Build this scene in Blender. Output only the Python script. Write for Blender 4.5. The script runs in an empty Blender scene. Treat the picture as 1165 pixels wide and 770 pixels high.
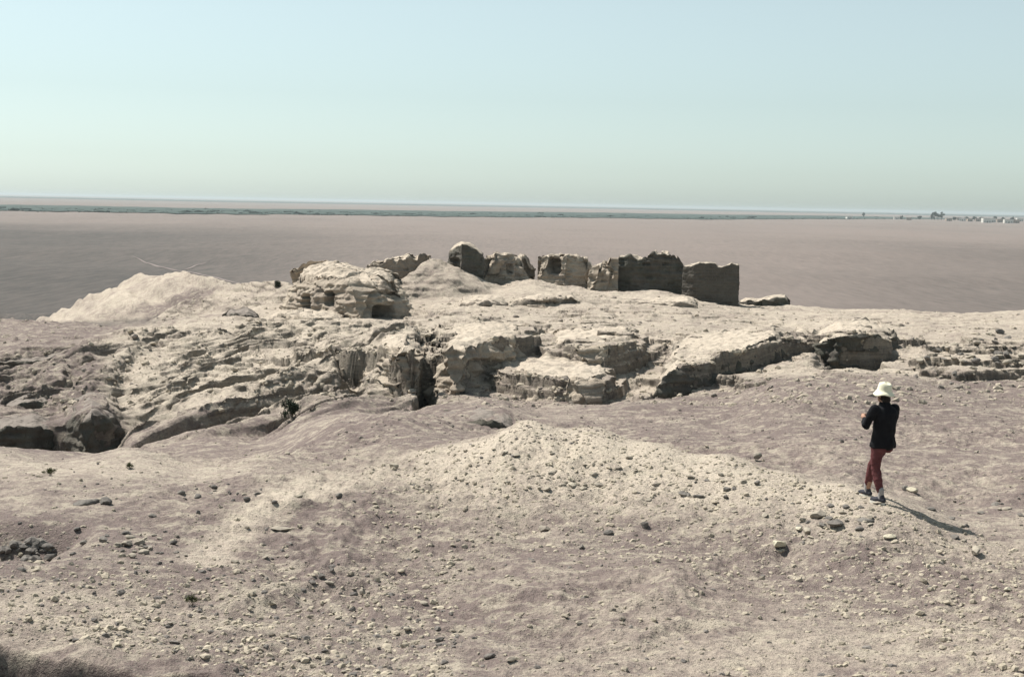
import bpy, bmesh, math, random
import numpy as np
from mathutils import Vector, Matrix, Euler

random.seed(7)
RNG = np.random.default_rng(11)
scene = bpy.context.scene
COL = scene.collection

# ------------------------------------------------------------------ camera
PW, PH = 1165.0, 770.0
F = 50.0 / 36.0 * PW
H = 12.0                                   # eye height above the plain
PITCH = math.atan((385 - 232) / F)
ROLL = math.radians(1.12)
CAMP = np.array([0.0, 0.0, H])
_fw = np.array([0, math.cos(PITCH), -math.sin(PITCH)])
_r0 = np.array([1.0, 0, 0])
_u0 = np.array([0, math.sin(PITCH), math.cos(PITCH)])
_R = math.cos(ROLL) * _r0 + math.sin(ROLL) * _u0
_U = math.cos(ROLL) * _u0 - math.sin(ROLL) * _r0


def ray(u, v):
    d = _fw + (u - PW / 2) / F * _R - (v - PH / 2) / F * _U
    return d / d[1]                        # per metre of depth


def at(u, v, Y):
    """a sight line of the photograph at depth Y (metres)"""
    return CAMP + ray(u, v) * Y


def to_u(x, y, z):
    d = np.stack([x, y, z - H], -1)
    return PW / 2 + F * (d @ _R) / (d @ _fw)


cam = bpy.data.cameras.new('camera')
cam.lens = 50
cam.sensor_width = 36
cam.clip_start = 0.1
cam.clip_end = 60000
camo = bpy.data.objects.new('camera', cam)
COL.objects.link(camo)
m = Matrix((( _R[0], _U[0], -_fw[0], 0), (_R[1], _U[1], -_fw[1], 0), (_R[2], _U[2], -_fw[2], H), (0, 0, 0, 1)))
camo.matrix_world = m
scene.camera = camo

# ------------------------------------------------------------------ noise
_perm = np.random.default_rng(3).permutation(256)
_perm = np.concatenate([_perm, _perm, _perm])
_grad = np.random.default_rng(5).normal(size=(256, 3))
_grad /= np.linalg.norm(_grad, axis=1)[:, None]


def perlin(x, y, z):
    xi = np.floor(x).astype(np.int64); yi = np.floor(y).astype(np.int64); zi = np.floor(z).astype(np.int64)
    xf = x - xi; yf = y - yi; zf = z - zi
    xi &= 255; yi &= 255; zi &= 255
    u = xf * xf * xf * (xf * (xf * 6 - 15) + 10)
    v = yf * yf * yf * (yf * (yf * 6 - 15) + 10)
    w = zf * zf * zf * (zf * (zf * 6 - 15) + 10)

    def g(i, j, k):
        h = _perm[_perm[_perm[(xi + i) & 255] + ((yi + j) & 255)] + ((zi + k) & 255)]
        q = _grad[h]
        return q[..., 0] * (xf - i) + q[..., 1] * (yf - j) + q[..., 2] * (zf - k)

    a = g(0, 0, 0) * (1 - u) + g(1, 0, 0) * u
    b = g(0, 1, 0) * (1 - u) + g(1, 1, 0) * u
    c = g(0, 0, 1) * (1 - u) + g(1, 0, 1) * u
    d = g(0, 1, 1) * (1 - u) + g(1, 1, 1) * u
    return ((a * (1 - v) + b * v) * (1 - w) + (c * (1 - v) + d * v) * w) * 1.5


def perlin2(x, y, seed=0.0):
    xi = np.floor(x).astype(np.int64); yi = np.floor(y).astype(np.int64)
    xf = x - xi; yf = y - yi
    s = int(seed * 17 + 31) & 255
    u = xf * xf * xf * (xf * (xf * 6 - 15) + 10)
    v = yf * yf * yf * (yf * (yf * 6 - 15) + 10)

    def g(i, j):
        h = _perm[_perm[(xi + i + s) & 255] + ((yi + j + 3 * s) & 255)]
        a = h * (2 * math.pi / 256.0) * 7
        return np.cos(a) * (xf - i) + np.sin(a) * (yf - j)

    return ((g(0, 0) * (1 - u) + g(1, 0) * u) * (1 - v) + (g(0, 1) * (1 - u) + g(1, 1) * u) * v) * 1.4


def sstep(a, b, x):
    t = np.clip((x - a) / (b - a), 0, 1)
    return t * t * (3 - 2 * t)


# ------------------------------------------------------------------ terrain
CP = []   # (u, v, Y) points the ground passes through


def col(u, *pts):
    for v, Y in pts:
        CP.append((u, v, Y))


for uu in (-420, 0):
    col(uu, (742, 13.6), (690, 15.2), (640, 17), (617, 18.3), (580, 20.3), (540, 23.5), (506, 27), (535, 31),
        (505, 38), (478, 44), (443, 51), (414, 58), (377, 72), (364, 82), (378, 110))
col(150, (765, 13.6), (700, 15.3), (640, 17.3), (600, 19.2), (550, 22.3), (503, 26.5), (535, 30), (505, 40),
    (476, 44.5), (430, 49), (395, 54), (373, 60), (382, 72), (370, 88), (372, 115))
col(80, (403, 55), (385, 66), (372, 76), (440, 50), (485, 43.5))
col(230, (366, 62), (362, 75), (490, 40))
col(300, (790, 13.3), (700, 15.7), (640, 17.8), (590, 20), (550, 22.3), (513, 25.5), (528, 30), (497, 39), (460, 43),
    (420, 48), (390, 53), (370, 60), (358, 70), (346, 84), (355, 105))
col(450, (775, 13.6), (700, 15.9), (650, 18), (600, 20.4), (560, 22.3), (532, 24.2), (500, 28), (470, 33), (478, 36),
    (459, 41), (400, 47), (376, 58), (366, 65), (350, 72), (326, 80), (340, 100))
col(390, (520, 25.5), (500, 28.5), (480, 31.5), (474, 35), (462, 40))
col(530, (508, 25), (505, 28.5), (476, 34), (462, 40.5))
col(600, (770, 13.7), (700, 15.9), (650, 18), (600, 20.6), (560, 22), (520, 23.6), (478, 25.6), (506, 29), (488, 33),
    (470, 38), (462, 41), (432, 45), (424, 48.5), (394, 52), (373, 60), (352, 69), (335, 75), (318, 81), (335, 97))
col(680, (488, 25.2), (518, 29), (486, 34), (465, 38.5), (459, 42), (424, 48), (390, 53))
col(680, (560, 22.2), (610, 20.1))
col(820, (516, 23.6), (570, 21.5), (612, 19.7), (536, 26.5))
col(850, (523, 23.3))
col(960, (549, 21.6), (600, 19.6))
col(520, (560, 22.3), (600, 20.5))
col(750, (770, 13.7), (690, 16.2), (640, 18.3), (590, 20.8), (550, 22.3), (507, 24.3), (525, 28), (495, 32), (472, 37),
    (453, 41), (444, 43.5), (390, 54), (366, 63), (350, 71), (328, 79), (347, 97))
col(820, (470, 36.8), (447, 42.2), (392, 55))
col(900, (770, 13.7), (690, 16.2), (640, 18.2), (600, 20), (560, 21.6), (534, 22.7), (547, 25.5), (517, 28.5), (490, 31.3),
    (460, 35.3), (431, 40.5), (423, 45), (413, 49), (390, 56), (370, 65), (347, 82), (368, 110))
col(1010, (770, 13.7), (690, 16.1), (640, 18), (600, 19.4), (572, 20.4), (561, 21), (560, 23), (537, 25.8), (503, 30),
    (462, 35.3), (431, 41.2), (424, 45), (415, 49), (381, 59), (352, 82), (372, 110))
col(1090, (605, 19.85), (592, 21.2), (562, 24))
col(1050, (588, 20.1), (577, 21.2))
for uu in (1165, 1600):
    col(uu, (770, 13.5), (700, 15.6), (650, 17.8), (621, 19.3), (562, 23.3), (520, 28), (470, 36), (430, 43), (386, 55),
        (354, 80), (374, 110))

_cp = []
for (u, v, Y) in CP:
    d = ray(u, v)
    _cp.append((d[0] * 4.0, math.log(Y), -d[2]))
for tx in (-1, -.5, -.25, 0, .25, .5, 1):                       # the hill under the photographer
    _cp.append((tx * 4, math.log(9.0), 4.25 / 9.0))
    _cp.append((tx * 4, math.log(4.0), 2.9 / 4.0))
_cp = np.array(_cp)


def _ker(a, b):
    d2 = (a[:, None, 0] - b[None, :, 0]) ** 2 + (a[:, None, 1] - b[None, :, 1]) ** 2
    return np.sqrt(d2 + 0.03 ** 2)


_n = len(_cp)
_A = np.zeros((_n + 3, _n + 3))
_A[:_n, :_n] = _ker(_cp, _cp) - np.eye(_n) * 0.002
_A[:_n, _n] = 1; _A[:_n, _n + 1:] = _cp[:, :2]
_A[_n, :_n] = 1; _A[_n + 1:, :_n] = _cp[:, :2].T
_w = np.linalg.solve(_A, np.concatenate([_cp[:, 2], [0, 0, 0]]))
GX, GY = 420, 420
LX0, LX1 = -1.0, 1.0
LY0, LY1 = math.log(3.5), math.log(180.0)
_gx = np.linspace(LX0, LX1, GX); _gy = np.linspace(LY0, LY1, GY)
_pp = np.stack(np.meshgrid(_gx * 4, _gy, indexing='ij'), -1).reshape(-1, 2)
_G = np.zeros(len(_pp))
for i in range(0, len(_pp), 20000):
    p = _pp[i:i + 20000]
    _G[i:i + 20000] = _ker(p, _cp) @ _w[:_n] + _w[_n] + p @ _w[_n + 1:]
_G = _G.reshape(GX, GY)
for _ in range(6):                                              # soften the cusps
    g = np.pad(_G, 1, mode='edge')
    _G = (g[1:-1, 1:-1] * 4 + g[:-2, 1:-1] + g[2:, 1:-1] + g[1:-1, :-2] + g[1:-1, 2:]) / 8


def base_drop(x, y):
    r = np.hypot(x, y)
    az = np.clip(np.arctan2(x, y), -math.pi / 4, math.pi / 4)
    tx = np.tan(az)
    Y = r * np.cos(az)
    a = np.clip((tx - LX0) / (LX1 - LX0), 0, 0.99999) * (GX - 1)
    b = np.clip((np.log(np.maximum(Y, 1e-3)) - LY0) / (LY1 - LY0), 0, 0.99999) * (GY - 1)
    ia = a.astype(int); ib = b.astype(int); fa = a - ia; fb = b - ib
    s = ((_G[ia, ib] * (1 - fa) + _G[ia + 1, ib] * fa) * (1 - fb) + (_G[ia, ib + 1] * (1 - fa) + _G[ia + 1, ib + 1] * fa) * fb)
    drop = s * Y
    k = sstep(2.5, 11.0, Y)
    drop = 1.62 * (1 - k) + drop * k
    k = sstep(104.0, 150.0, Y)
    return drop * (1 - k) + H * k, Y, tx


def seg_dist(x, y, pts):
    """distance to a polyline and the interpolated height along it"""
    best = np.full(x.shape, 1e9); zz = np.zeros(x.shape); side = np.zeros(x.shape)
    for (a, b) in zip(pts[:-1], pts[1:]):
        ax, ay, az = a; bx, by, bz = b
        dx, dy = bx - ax, by - ay
        t = np.clip(((x - ax) * dx + (y - ay) * dy) / (dx * dx + dy * dy), 0, 1)
        d = np.hypot(x - ax - t * dx, y - ay - t * dy)
        k = d < best
        best = np.where(k, d, best); zz = np.where(k, az + t * (bz - az), zz)
        side = np.where(k, np.sign((x - ax) * dy - (y - ay) * dx), side)
    return best, zz, side


def poly_sdf(x, y, P):
    d = np.full(x.shape, 1e9); inside = np.zeros(x.shape, bool)
    n = len(P)
    for i in range(n):
        ax, ay = P[i]; bx, by = P[(i + 1) % n]
        dx, dy = bx - ax, by - ay
        t = np.clip(((x - ax) * dx + (y - ay) * dy) / (dx * dx + dy * dy), 0, 1)
        d = np.minimum(d, np.hypot(x - ax - t * dx, y - ay - t * dy))
        c = ((ay > y) != (by > y)) & (x < (bx - ax) * (y - ay) / (by - ay + 1e-12) + ax)
        inside ^= c
    return np.where(inside, -d, d)


def flat(u, Y, v=400):
    p = at(u, v, Y)
    return (p[0], p[1])


# spoil ridges: (crest points u,v,Y), slope left of the line, slope right
RIDGES = [
    ([(138, 334, 118), (165, 312, 108), (200, 310, 103), (245, 316, 98)], .66, .46),
    ([(215, 361, 97), (238, 341, 93), (262, 321, 89), (300, 319, 86), (335, 327, 83)], .66, .5),
    ([(498, 295, 78.6), (486, 301, 77.8), (466, 317, 76.5)], .45, .95),
    ([(205, 476, 40.2), (300, 440, 43.2), (350, 425, 44.8), (398, 405, 47.2)], .33, 1.3),
    ([(238, 494, 38.6), (300, 474, 40.2), (350, 458, 41.6), (396, 446, 42.6)], .33, 1.6),
    ([(55, 436, 47.0), (78, 412, 50.5), (125, 385, 55.5)], .45, .6),
    ([(100, 440, 46.2), (128, 410, 49.8), (160, 392, 53)], .4, .9),
    ([(1040, 393, 54.2), (1100, 383, 57), (1180, 377, 58)], .3, .26),
]
RID = [([tuple(at(*p)) for p in pts], a, b) for pts, a, b in RIDGES]

# hollows dug into the ground: polygon of (u, Y), depth, edge width
PITS = [
    ([(466, 38.5), (497, 38.5), (494, 49), (476, 49)], 1.5, .35),
    ([(925, 46.5), (1000, 45.5), (1012, 52), (930, 52)], .55, .5),
    ([(-90, 37.5), (70, 38.0), (150, 38.5), (142, 42.5), (74, 42.5), (64, 46), (-90, 46)], .65, .6),
    ([(715, 40.5), (742, 40.5), (900, 49.5), (880, 51.5)], .25, .5),
    ([(578, 47), (606, 47.5), (612, 52), (580, 52)], .5, .4),
    ([(384, 43), (420, 42), (424, 47.5), (390, 48)], .7, .5),
    ([(-60, 56.3), (56, 55.3), (92, 58), (88, 60), (-60, 60)], .5, .5),
    ([(822, 76.0), (870, 75.0), (872, 77.5), (830, 78)], .45, .4),
    ([(-60, 17.0), (60, 17.3), (110, 18.2), (95, 19.3), (-60, 19.7)], .42, .6),
    ([(-80, 11.0), (-70, 14.15), (0, 13.98), (100, 13.78), (215, 13.5), (270, 11.0)], 2.8, .42),
    ([(476, 32.6), (580, 32.0), (575, 34.5), (480, 35)], .10, .4),
]
PIT = [([flat(u, Y, 480 if Y > 30 else 640) for u, Y in p], d, w) for p, d, w in PITS]


RAISE = []     # banks: ground carried back from the top of a cut face


def hull(P):
    P = sorted(map(tuple, P))

    def half(pts):
        h = []
        for p in pts:
            while len(h) > 1 and (h[-1][0] - h[-2][0]) * (p[1] - h[-2][1]) - (h[-1][1] - h[-2][1]) * (p[0] - h[-2][0]) <= 0: h.pop()
            h.append(p)
        return h[:-1]
    return half(P) + half(P[::-1])


def make_topz(top, Yref):
    tu = np.array([t[0] for t in top], float); tv = np.array([t[1] for t in top], float)

    def topz(x, y):
        u = PW / 2 + F * (x / y)
        for _ in range(2):
            vv = np.interp(u, tu, tv)
            d = _fw + ((u - PW / 2) / F)[..., None] * _R - ((vv - PH / 2) / F)[..., None] * _U
            zz = H + d[..., 2] / d[..., 1] * Yref
            u = to_u(x, y, zz)
        return zz
    return topz


def bank(foot, top, Yref, vfoot, back, fall, steep=5.0):
    P = [flat(u, Y, vfoot) for u, Y in foot]
    T = sorted((p[0] / p[1], p[1]) for p in P)
    # the front edge: nearest outline depth over the width
    t = np.linspace(T[0][0], T[-1][0], 41)
    yf = np.full(41, 1e9)
    n = len(P)
    for k in range(n):
        a, b = P[k], P[(k + 1) % n]
        ta, tb = a[0] / a[1], b[0] / b[1]
        if abs(ta - tb) < 1e-9: continue
        w = (t - ta) / (tb - ta)
        ok = (w >= -1e-6) & (w <= 1 + 1e-6)
        yy = a[1] + (b[1] - a[1]) * w
        yf = np.where(ok, np.minimum(yf, yy), yf)
    RAISE.append((t, yf, make_topz(top, Yref), max(Y for _, Y in foot), back, fall, steep))


def height(x, y, detail=True):
    x = np.asarray(x, float); y = np.asarray(y, float)
    drop, Y, tx = base_drop(x, y)
    z = H - drop
    wx = x + .6 * perlin2(x / 2.2, y / 2.2, 1) + .22 * perlin2(x / .8, y / .8, 2)
    wy = y + .6 * perlin2(x / 2.2, y / 2.2, 3) + .22 * perlin2(x / .8, y / .8, 4)
    wlx = x + .5 * perlin2(x / 2.4, y / 2.4, 1); wly = y + .5 * perlin2(x / 2.4, y / 2.4, 3)
    for pts, sl, sr in RID:
        X = [p[0] for p in pts]; Yv = [p[1] for p in pts]
        k = (x > min(X) - 22) & (x < max(X) + 22) & (y > min(Yv) - 22) & (y < max(Yv) + 22)
        if not k.any():
            continue
        d, zz, side = seg_dist(wx[k], wy[k], pts)
        sl_ = np.where(side < 0, sl, sr)
        cand = zz - sl_ * (np.sqrt(d * d + .04) - .2)
        zk = z[k]
        h_ = np.clip(.5 + .5 * (cand - zk) / .25, 0, 1)
        z[k] = zk * (1 - h_) + cand * h_ + .25 * h_ * (1 - h_) * .5
    for P, depth, w in PIT:
        X = [p[0] for p in P]; Yv = [p[1] for p in P]
        k = (x > min(X) - 2) & (x < max(X) + 2) & (y > min(Yv) - 2) & (y < max(Yv) + 2)
        if not k.any():
            continue
        q = poly_sdf(x[k] + .5 * (wx[k] - x[k]), y[k] + .5 * (wy[k] - y[k]), P)
        z[k] -= depth * (1 - sstep(-w, w * .3, q))
    for t, yf, tz, Yb, back, fall, steep_ in RAISE:
        k = (Y > yf.min() - 1) & (Y < Yb + back + 6) & (x / np.maximum(y, .1) > t[0] - .07) & (x / np.maximum(y, .1) < t[-1] + .07) & (y > 1)
        if not k.any():
            continue
        X = wlx[k]; Yk = wly[k]
        tt = X / Yk
        lat = np.maximum(0, np.maximum(t[0] - tt, tt - t[-1])) * Yk
        f = np.interp(tt, t, yf) + .9 * lat
        cand = tz(np.clip(x[k] / y[k], t[0], t[-1]) * y[k], y[k]) - fall * np.maximum(0, Yk - Yb) - steep_ * np.maximum(0, f + .42 + .5 * (steep_ < 4) - Yk) \
            - .2 * lat - .6 * np.maximum(0, Yk - Yb - back)
        z[k] = np.maximum(z[k], cand)
    if detail:
        ruin = sstep(36, 44, Y) * (1 - sstep(92, 112, Y))
        rough = .35 + .65 * sstep(.0, .5, perlin2(x / 5, y / 5, 9) + .3)
        calm = 1 - .62 * sstep(52, 56, Y) * sstep(.03, .10, tx) - .45 * sstep(60, 66, Y) * (1 - sstep(.03, .1, tx)) - .5 * (1 - sstep(40.5, 43, Y))
        ruin = ruin * calm
        fade = 1 - sstep(110, 150, Y)
        # broad relief
        z += fade * (.10 + .10 * ruin) * perlin2(wx / 3.4, wy / 3.4, 11)
        z += fade * rough * (.055 + .13 * ruin) * perlin2(wx / 1.5, wy / 1.5, 12)
        rg = 1 - np.abs(perlin2(wx / 1.9 + 5, wy / 1.2, 13)) * 2
        z += fade * ruin * rough * .13 * rg
        z += fade * rough * (.030 + .065 * ruin) * perlin2(wx / .62, wy / .62, 14)
        sp = sstep(80, 86, Y) * (1 - sstep(138, 145, Y)) * (1 - sstep(-.17, -.15, tx))
        ss = x * .88 + y * .47; sa = -x * .47 + y * .88
        z += sp * (.75 * (.25 - np.abs(perlin2(ss / 2.1, sa / 16, 51))) + .22 * perlin2(ss / .7, sa / 6, 52) + .05 * perlin2(x / .5, y / .5, 53))
        nr_ = 1 - sstep(34, 40, Y)
        z += nr_ * rough * (.07 * perlin2(wx / 3.0, wy / 2.4, 34) + .05 * perlin2(wx / 1.3, wy / 1.1, 35))
        z += fade * nr_ * rough * (.050 * perlin2(wx / .6, wy / .5, 31) + .038 * perlin2(wx / .25, y / .22, 32) + .020 * perlin2(x / .1, y / .1, 33))
        z += fade * rough * (.016 + .03 * ruin) * perlin2(x / .27, y / .27, 15)
        z += fade * rough * (.010 + .01 * ruin) * perlin2(x / .12, y / .12, 16)
        z += fade * .005 * perlin2(x / .05, y / .05, 17) * (1 - ruin)
        # worn ledges of old brickwork
        st = .34
        cm = 1 - calm
        q = (z + .16 * perlin2(x / 4, y / 4, 18) + .07 * perlin2(x / .9, y / .9, 22)) / st
        fr = q - np.floor(q)
        step = (np.floor(q) + sstep(.76, .95, fr)) * st - q * st
        lft = (1 - sstep(-.075, -.045, tx)) * sstep(37.5, 40, Y) * (1 - sstep(57, 61, Y))
        sx = wx * .81 - wy * .59; al = wx * .59 + wy * .81
        g1 = perlin2(sx / .95, al / 7.5, 41); g2 = perlin2(sx / .38, al / 4.0, 42)
        z += lft * (.42 * (.35 - np.abs(g1) * 1.6) + .15 * (.3 - np.abs(g2) * 1.5)) * (.5 + .5 * sstep(-.3, .2, perlin2(x / 4, y / 4, 43)))
        lm = (1 - .75 * lft) * ruin * sstep(-.15, .35, perlin2(x / 6, y / 6, 19) + .15)
        fark = 1 - .6 * sstep(66, 72, Y)
        z += fark * lm * step * .9
        st2 = .15
        q = (z + .10 * perlin2(x / 2.4, y / 1.6, 23) + .04 * perlin2(x / .6, y / .5, 24)) / st2
        fr = q - np.floor(q)
        step = (np.floor(q) + sstep(.78, .96, fr)) * st2 - q * st2
        z += fark * (1 - .6 * lft) * sstep(41, 45, Y) * fade * step * sstep(-.05, .4, perlin2(x / 4, y / 3, 25) + .12) * .9
        # the open plain
        far = sstep(140, 260, Y)
        z += far * (1 - sstep(900, 1300, Y)) * (1.1 * perlin2(x / 90, y / 60, 20) + .25 * perlin2(x / 22, y / 14, 21))
    return z


def ground(x, y):
    return float(height(np.array([x]), np.array([y]))[0])


def hit(u, v, detail=True):
    """depth at which the sight line (u, v) meets the ground"""
    Y = np.exp(np.linspace(math.log(11), math.log(140), 1800))
    d = ray(u, v)
    z = height(d[0] * Y, Y, detail)
    k = np.nonzero(H + d[2] * Y <= z)[0]
    return float(Y[k[0]]) if len(k) else None


# ------------------------------------------------------------------ mesh helpers
def np_mesh(name, V, Fq, mat=None, smooth=True, parent=None):
    V = np.asarray(V, np.float32); Fq = np.asarray(Fq, np.int32)
    me = bpy.data.meshes.new(name)
    nf, k = Fq.shape
    me.vertices.add(len(V)); me.vertices.foreach_set('co', V.ravel())
    me.loops.add(nf * k); me.loops.foreach_set('vertex_index', Fq.ravel())
    me.polygons.add(nf); me.polygons.foreach_set('loop_start', np.arange(0, nf * k, k, dtype=np.int32))
    me.polygons.foreach_set('use_smooth', np.full(nf, smooth))
    me.update(calc_edges=True)
    me.validate()
    o = bpy.data.objects.new(name, me)
    if mat: me.materials.append(mat)
    COL.objects.link(o)
    if parent: o.parent = parent
    return o


def grid_faces(nr, nc, wrap=False):
    i = np.arange(nr - 1)[:, None]; j = np.arange(nc if wrap else nc - 1)[None, :]
    j2 = (j + 1) % nc
    return np.stack([i * nc + j, i * nc + j2, (i + 1) * nc + j2, (i + 1) * nc + j], -1).reshape(-1, 4)


def tag(o, label, cat, group=None):
    o['label'] = label; o['category'] = cat
    if group: o['group'] = group
    return o


def structure(o, kind='structure'):
    o['kind'] = kind
    return o


def empty(name, loc, rz=0):
    o = bpy.data.objects.new(name, None)
    o.location = loc; o.rotation_euler = (0, 0, rz)
    o.empty_display_size = .2
    COL.objects.link(o)
    return o


# ------------------------------------------------------------------ materials
class NT:
    def __init__(s, name):
        s.m = bpy.data.materials.new(name); s.m.use_nodes = True
        s.t = s.m.node_tree; s.t.nodes.clear()
        s.out = s.t.nodes.new('ShaderNodeOutputMaterial')
        s.b = s.t.nodes.new('ShaderNodeBsdfPrincipled')
        s.t.links.new(s.b.outputs[0], s.out.inputs[0])
        s.b.inputs['Roughness'].default_value = .95
        s.b.inputs['Specular IOR Level'].default_value = .12

    def n(s, t, **kw):
        n = s.t.nodes.new(t)
        for k, v in kw.items(): setattr(n, k, v)
        return n

    def l(s, a, b): s.t.links.new(a, b)

    def pos(s): return s.n('ShaderNodeNewGeometry').outputs['Position']

    def noise(s, vec, scale, detail=4, rough=.55, stretch=None):
        if stretch:
            mp = s.n('ShaderNodeMapping'); mp.inputs['Scale'].default_value = stretch
            s.l(vec, mp.inputs[0]); vec = mp.outputs[0]
        n = s.n('ShaderNodeTexNoise'); s.l(vec, n.inputs['Vector'])
        n.inputs['Scale'].default_value = scale; n.inputs['Detail'].default_value = detail
        n.inputs['Roughness'].default_value = rough
        return n.outputs['Fac']

    def vor(s, vec, scale, feature='F1'):
        n = s.n('ShaderNodeTexVoronoi'); n.feature = feature
        s.l(vec, n.inputs['Vector']); n.inputs['Scale'].default_value = scale
        return n

    def math(s, op, a, b=None, clamp=False):
        n = s.n('ShaderNodeMath', operation=op); n.use_clamp = clamp
        for i, q in enumerate((a, b)):
            if q is None: continue
            if isinstance(q, (int, float)): n.inputs[i].default_value = q
            else: s.l(q, n.inputs[i])
        return n.outputs[0]

    def ramp(s, fac, lo, hi, a=0.0, b=1.0):
        n = s.n('ShaderNodeMapRange'); n.clamp = True
        s.l(fac, n.inputs[0])
        for i, q in zip((1, 2, 3, 4), (lo, hi, a, b)): n.inputs[i].default_value = q
        return n.outputs[0]

    def mix(s, fac, a, b, blend='MIX'):
        n = s.n('ShaderNodeMix', data_type='RGBA', blend_type=blend)
        for i, q in ((0, fac), (6, a), (7, b)):
            if isinstance(q, (int, float)): n.inputs[i].default_value = q
            elif isinstance(q, tuple): n.inputs[i].default_value = (*q, 1)
            else: s.l(q, n.inputs[i])
        return n.outputs[2]

    def attr(s, name):
        n = s.n('ShaderNodeAttribute'); n.attribute_name = name
        return n.outputs['Fac']

    def bump(s, h, strength, dist, prev=None):
        n = s.n('ShaderNodeBump'); n.inputs['Strength'].default_value = strength
        n.inputs['Distance'].default_value = dist
        s.l(h, n.inputs['Height'])
        if prev: s.l(prev, n.inputs['Normal'])
        return n.outputs[0]

    def done(s, colour, normal=None):
        if isinstance(colour, tuple): s.b.inputs['Base Color'].default_value = (*colour, 1)
        else: s.l(colour, s.b.inputs['Base Color'])
        if normal: s.l(normal, s.b.inputs['Normal'])
        return s.m


MAUVE = (.165, .128, .119)
PALE = (.49, .422, .343)
GREY = (.175, .160, .150)


def ground_material():
    t = NT('dusty_ground')
    p = t.pos()
    pale = t.attr('pale'); gravel = t.attr('gravel'); plain = t.attr('plain')
    n1 = t.noise(p, .35, 5, .6); n2 = t.noise(p, 2.2, 6, .65); n3 = t.noise(p, 14, 5, .65); n4 = t.noise(p, 70, 3, .6)
    f = t.math('ADD', pale, t.math('MULTIPLY', t.math('SUBTRACT', n1, .5), 1.3))
    f = t.math('ADD', f, t.math('MULTIPLY', t.math('SUBTRACT', n2, .5), 1.6))
    f = t.math('ADD', f, t.math('MULTIPLY', t.math('SUBTRACT', n3, .5), 1.1), True)
    c = t.mix(f, MAUVE, PALE)
    # wind-laid straw and dust streaks
    s1 = t.noise(p, 2.4, 6, .72, (1, 1.3, 1))
    c = t.mix(t.math('MULTIPLY', t.ramp(s1, .50, .62), .62), c, (.45, .40, .315))
    # gravel: darker broken stone among the dust
    v = t.vor(p, 22); v2 = t.vor(p, 55)
    gm = t.math('MULTIPLY', t.ramp(v.outputs['Distance'], .18, .34, 1, 0), gravel)
    gc = t.mix(t.ramp(t.noise(p, 30, 2), .35, .65), (.10, .09, .085), (.36, .33, .265))
    c = t.mix(t.math('MULTIPLY', gm, .75), c, gc)
    c = t.mix(t.math('MULTIPLY', t.ramp(n4, .25, .75, -.2, .25), 1.0, True), c, (.47, .43, .34))
    dk = t.ramp(n3, .32, .48, .55, 0)
    c = t.mix(t.math('MULTIPLY', dk, t.math('ADD', t.math('MULTIPLY', gravel, .7), .5)), c, (.13, .115, .105))
    # cut faces: bare brick earth in layers, no dust; darkened more as painted shade
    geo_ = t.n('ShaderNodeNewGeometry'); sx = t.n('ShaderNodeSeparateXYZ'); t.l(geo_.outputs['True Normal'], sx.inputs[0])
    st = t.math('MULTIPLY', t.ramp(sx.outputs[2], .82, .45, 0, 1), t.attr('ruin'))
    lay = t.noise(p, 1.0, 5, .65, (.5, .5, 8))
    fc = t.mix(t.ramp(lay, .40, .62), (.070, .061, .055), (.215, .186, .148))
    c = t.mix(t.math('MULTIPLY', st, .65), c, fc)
    # open plain: mauve steppe with grey green scrub
    pn = t.noise(p, .012, 6, .65, (1, .35, 1)); pf = t.noise(p, .11, 6, .75, (1, .3, 1))
    ps = t.noise(p, .9, 3, .7, (1, .12, 1))
    west = t.attr('scrub')
    pf2 = t.math('ADD', west, t.math('MULTIPLY', t.math('SUBTRACT', pn, .5), .8))
    pf2 = t.math('ADD', pf2, t.math('MULTIPLY', t.math('SUBTRACT', pf, .5), .45), True)
    pf2 = t.math('ADD', pf2, t.math('MULTIPLY', t.math('SUBTRACT', ps, .5), .9), True)
    pc = t.mix(pf2, (.192, .160, .143), (.066, .062, .058))
    c = t.mix(plain, c, pc)
    h = t.math('ADD', t.math('MULTIPLY', n3, .6), t.math('MULTIPLY', n4, .25))
    b1 = t.bump(h, .95, .08)
    b2 = t.bump(t.ramp(v.outputs['Distance'], .1, .45, 1, 0), .35, .03, b1)
    rn = t.math('MULTIPLY', t.math('ADD', t.noise(p, 2.6, 6, .72), t.math('MULTIPLY', t.vor(p, 3.2).outputs['Distance'], -.35)), t.attr('ruin'))
    b2 = t.bump(rn, .5, .15, b2)
    b3 = t.bump(t.ramp(v2.outputs['Distance'], .1, .45, 1, 0), .4, .012, b2)
    return t.done(c, b3)


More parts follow.
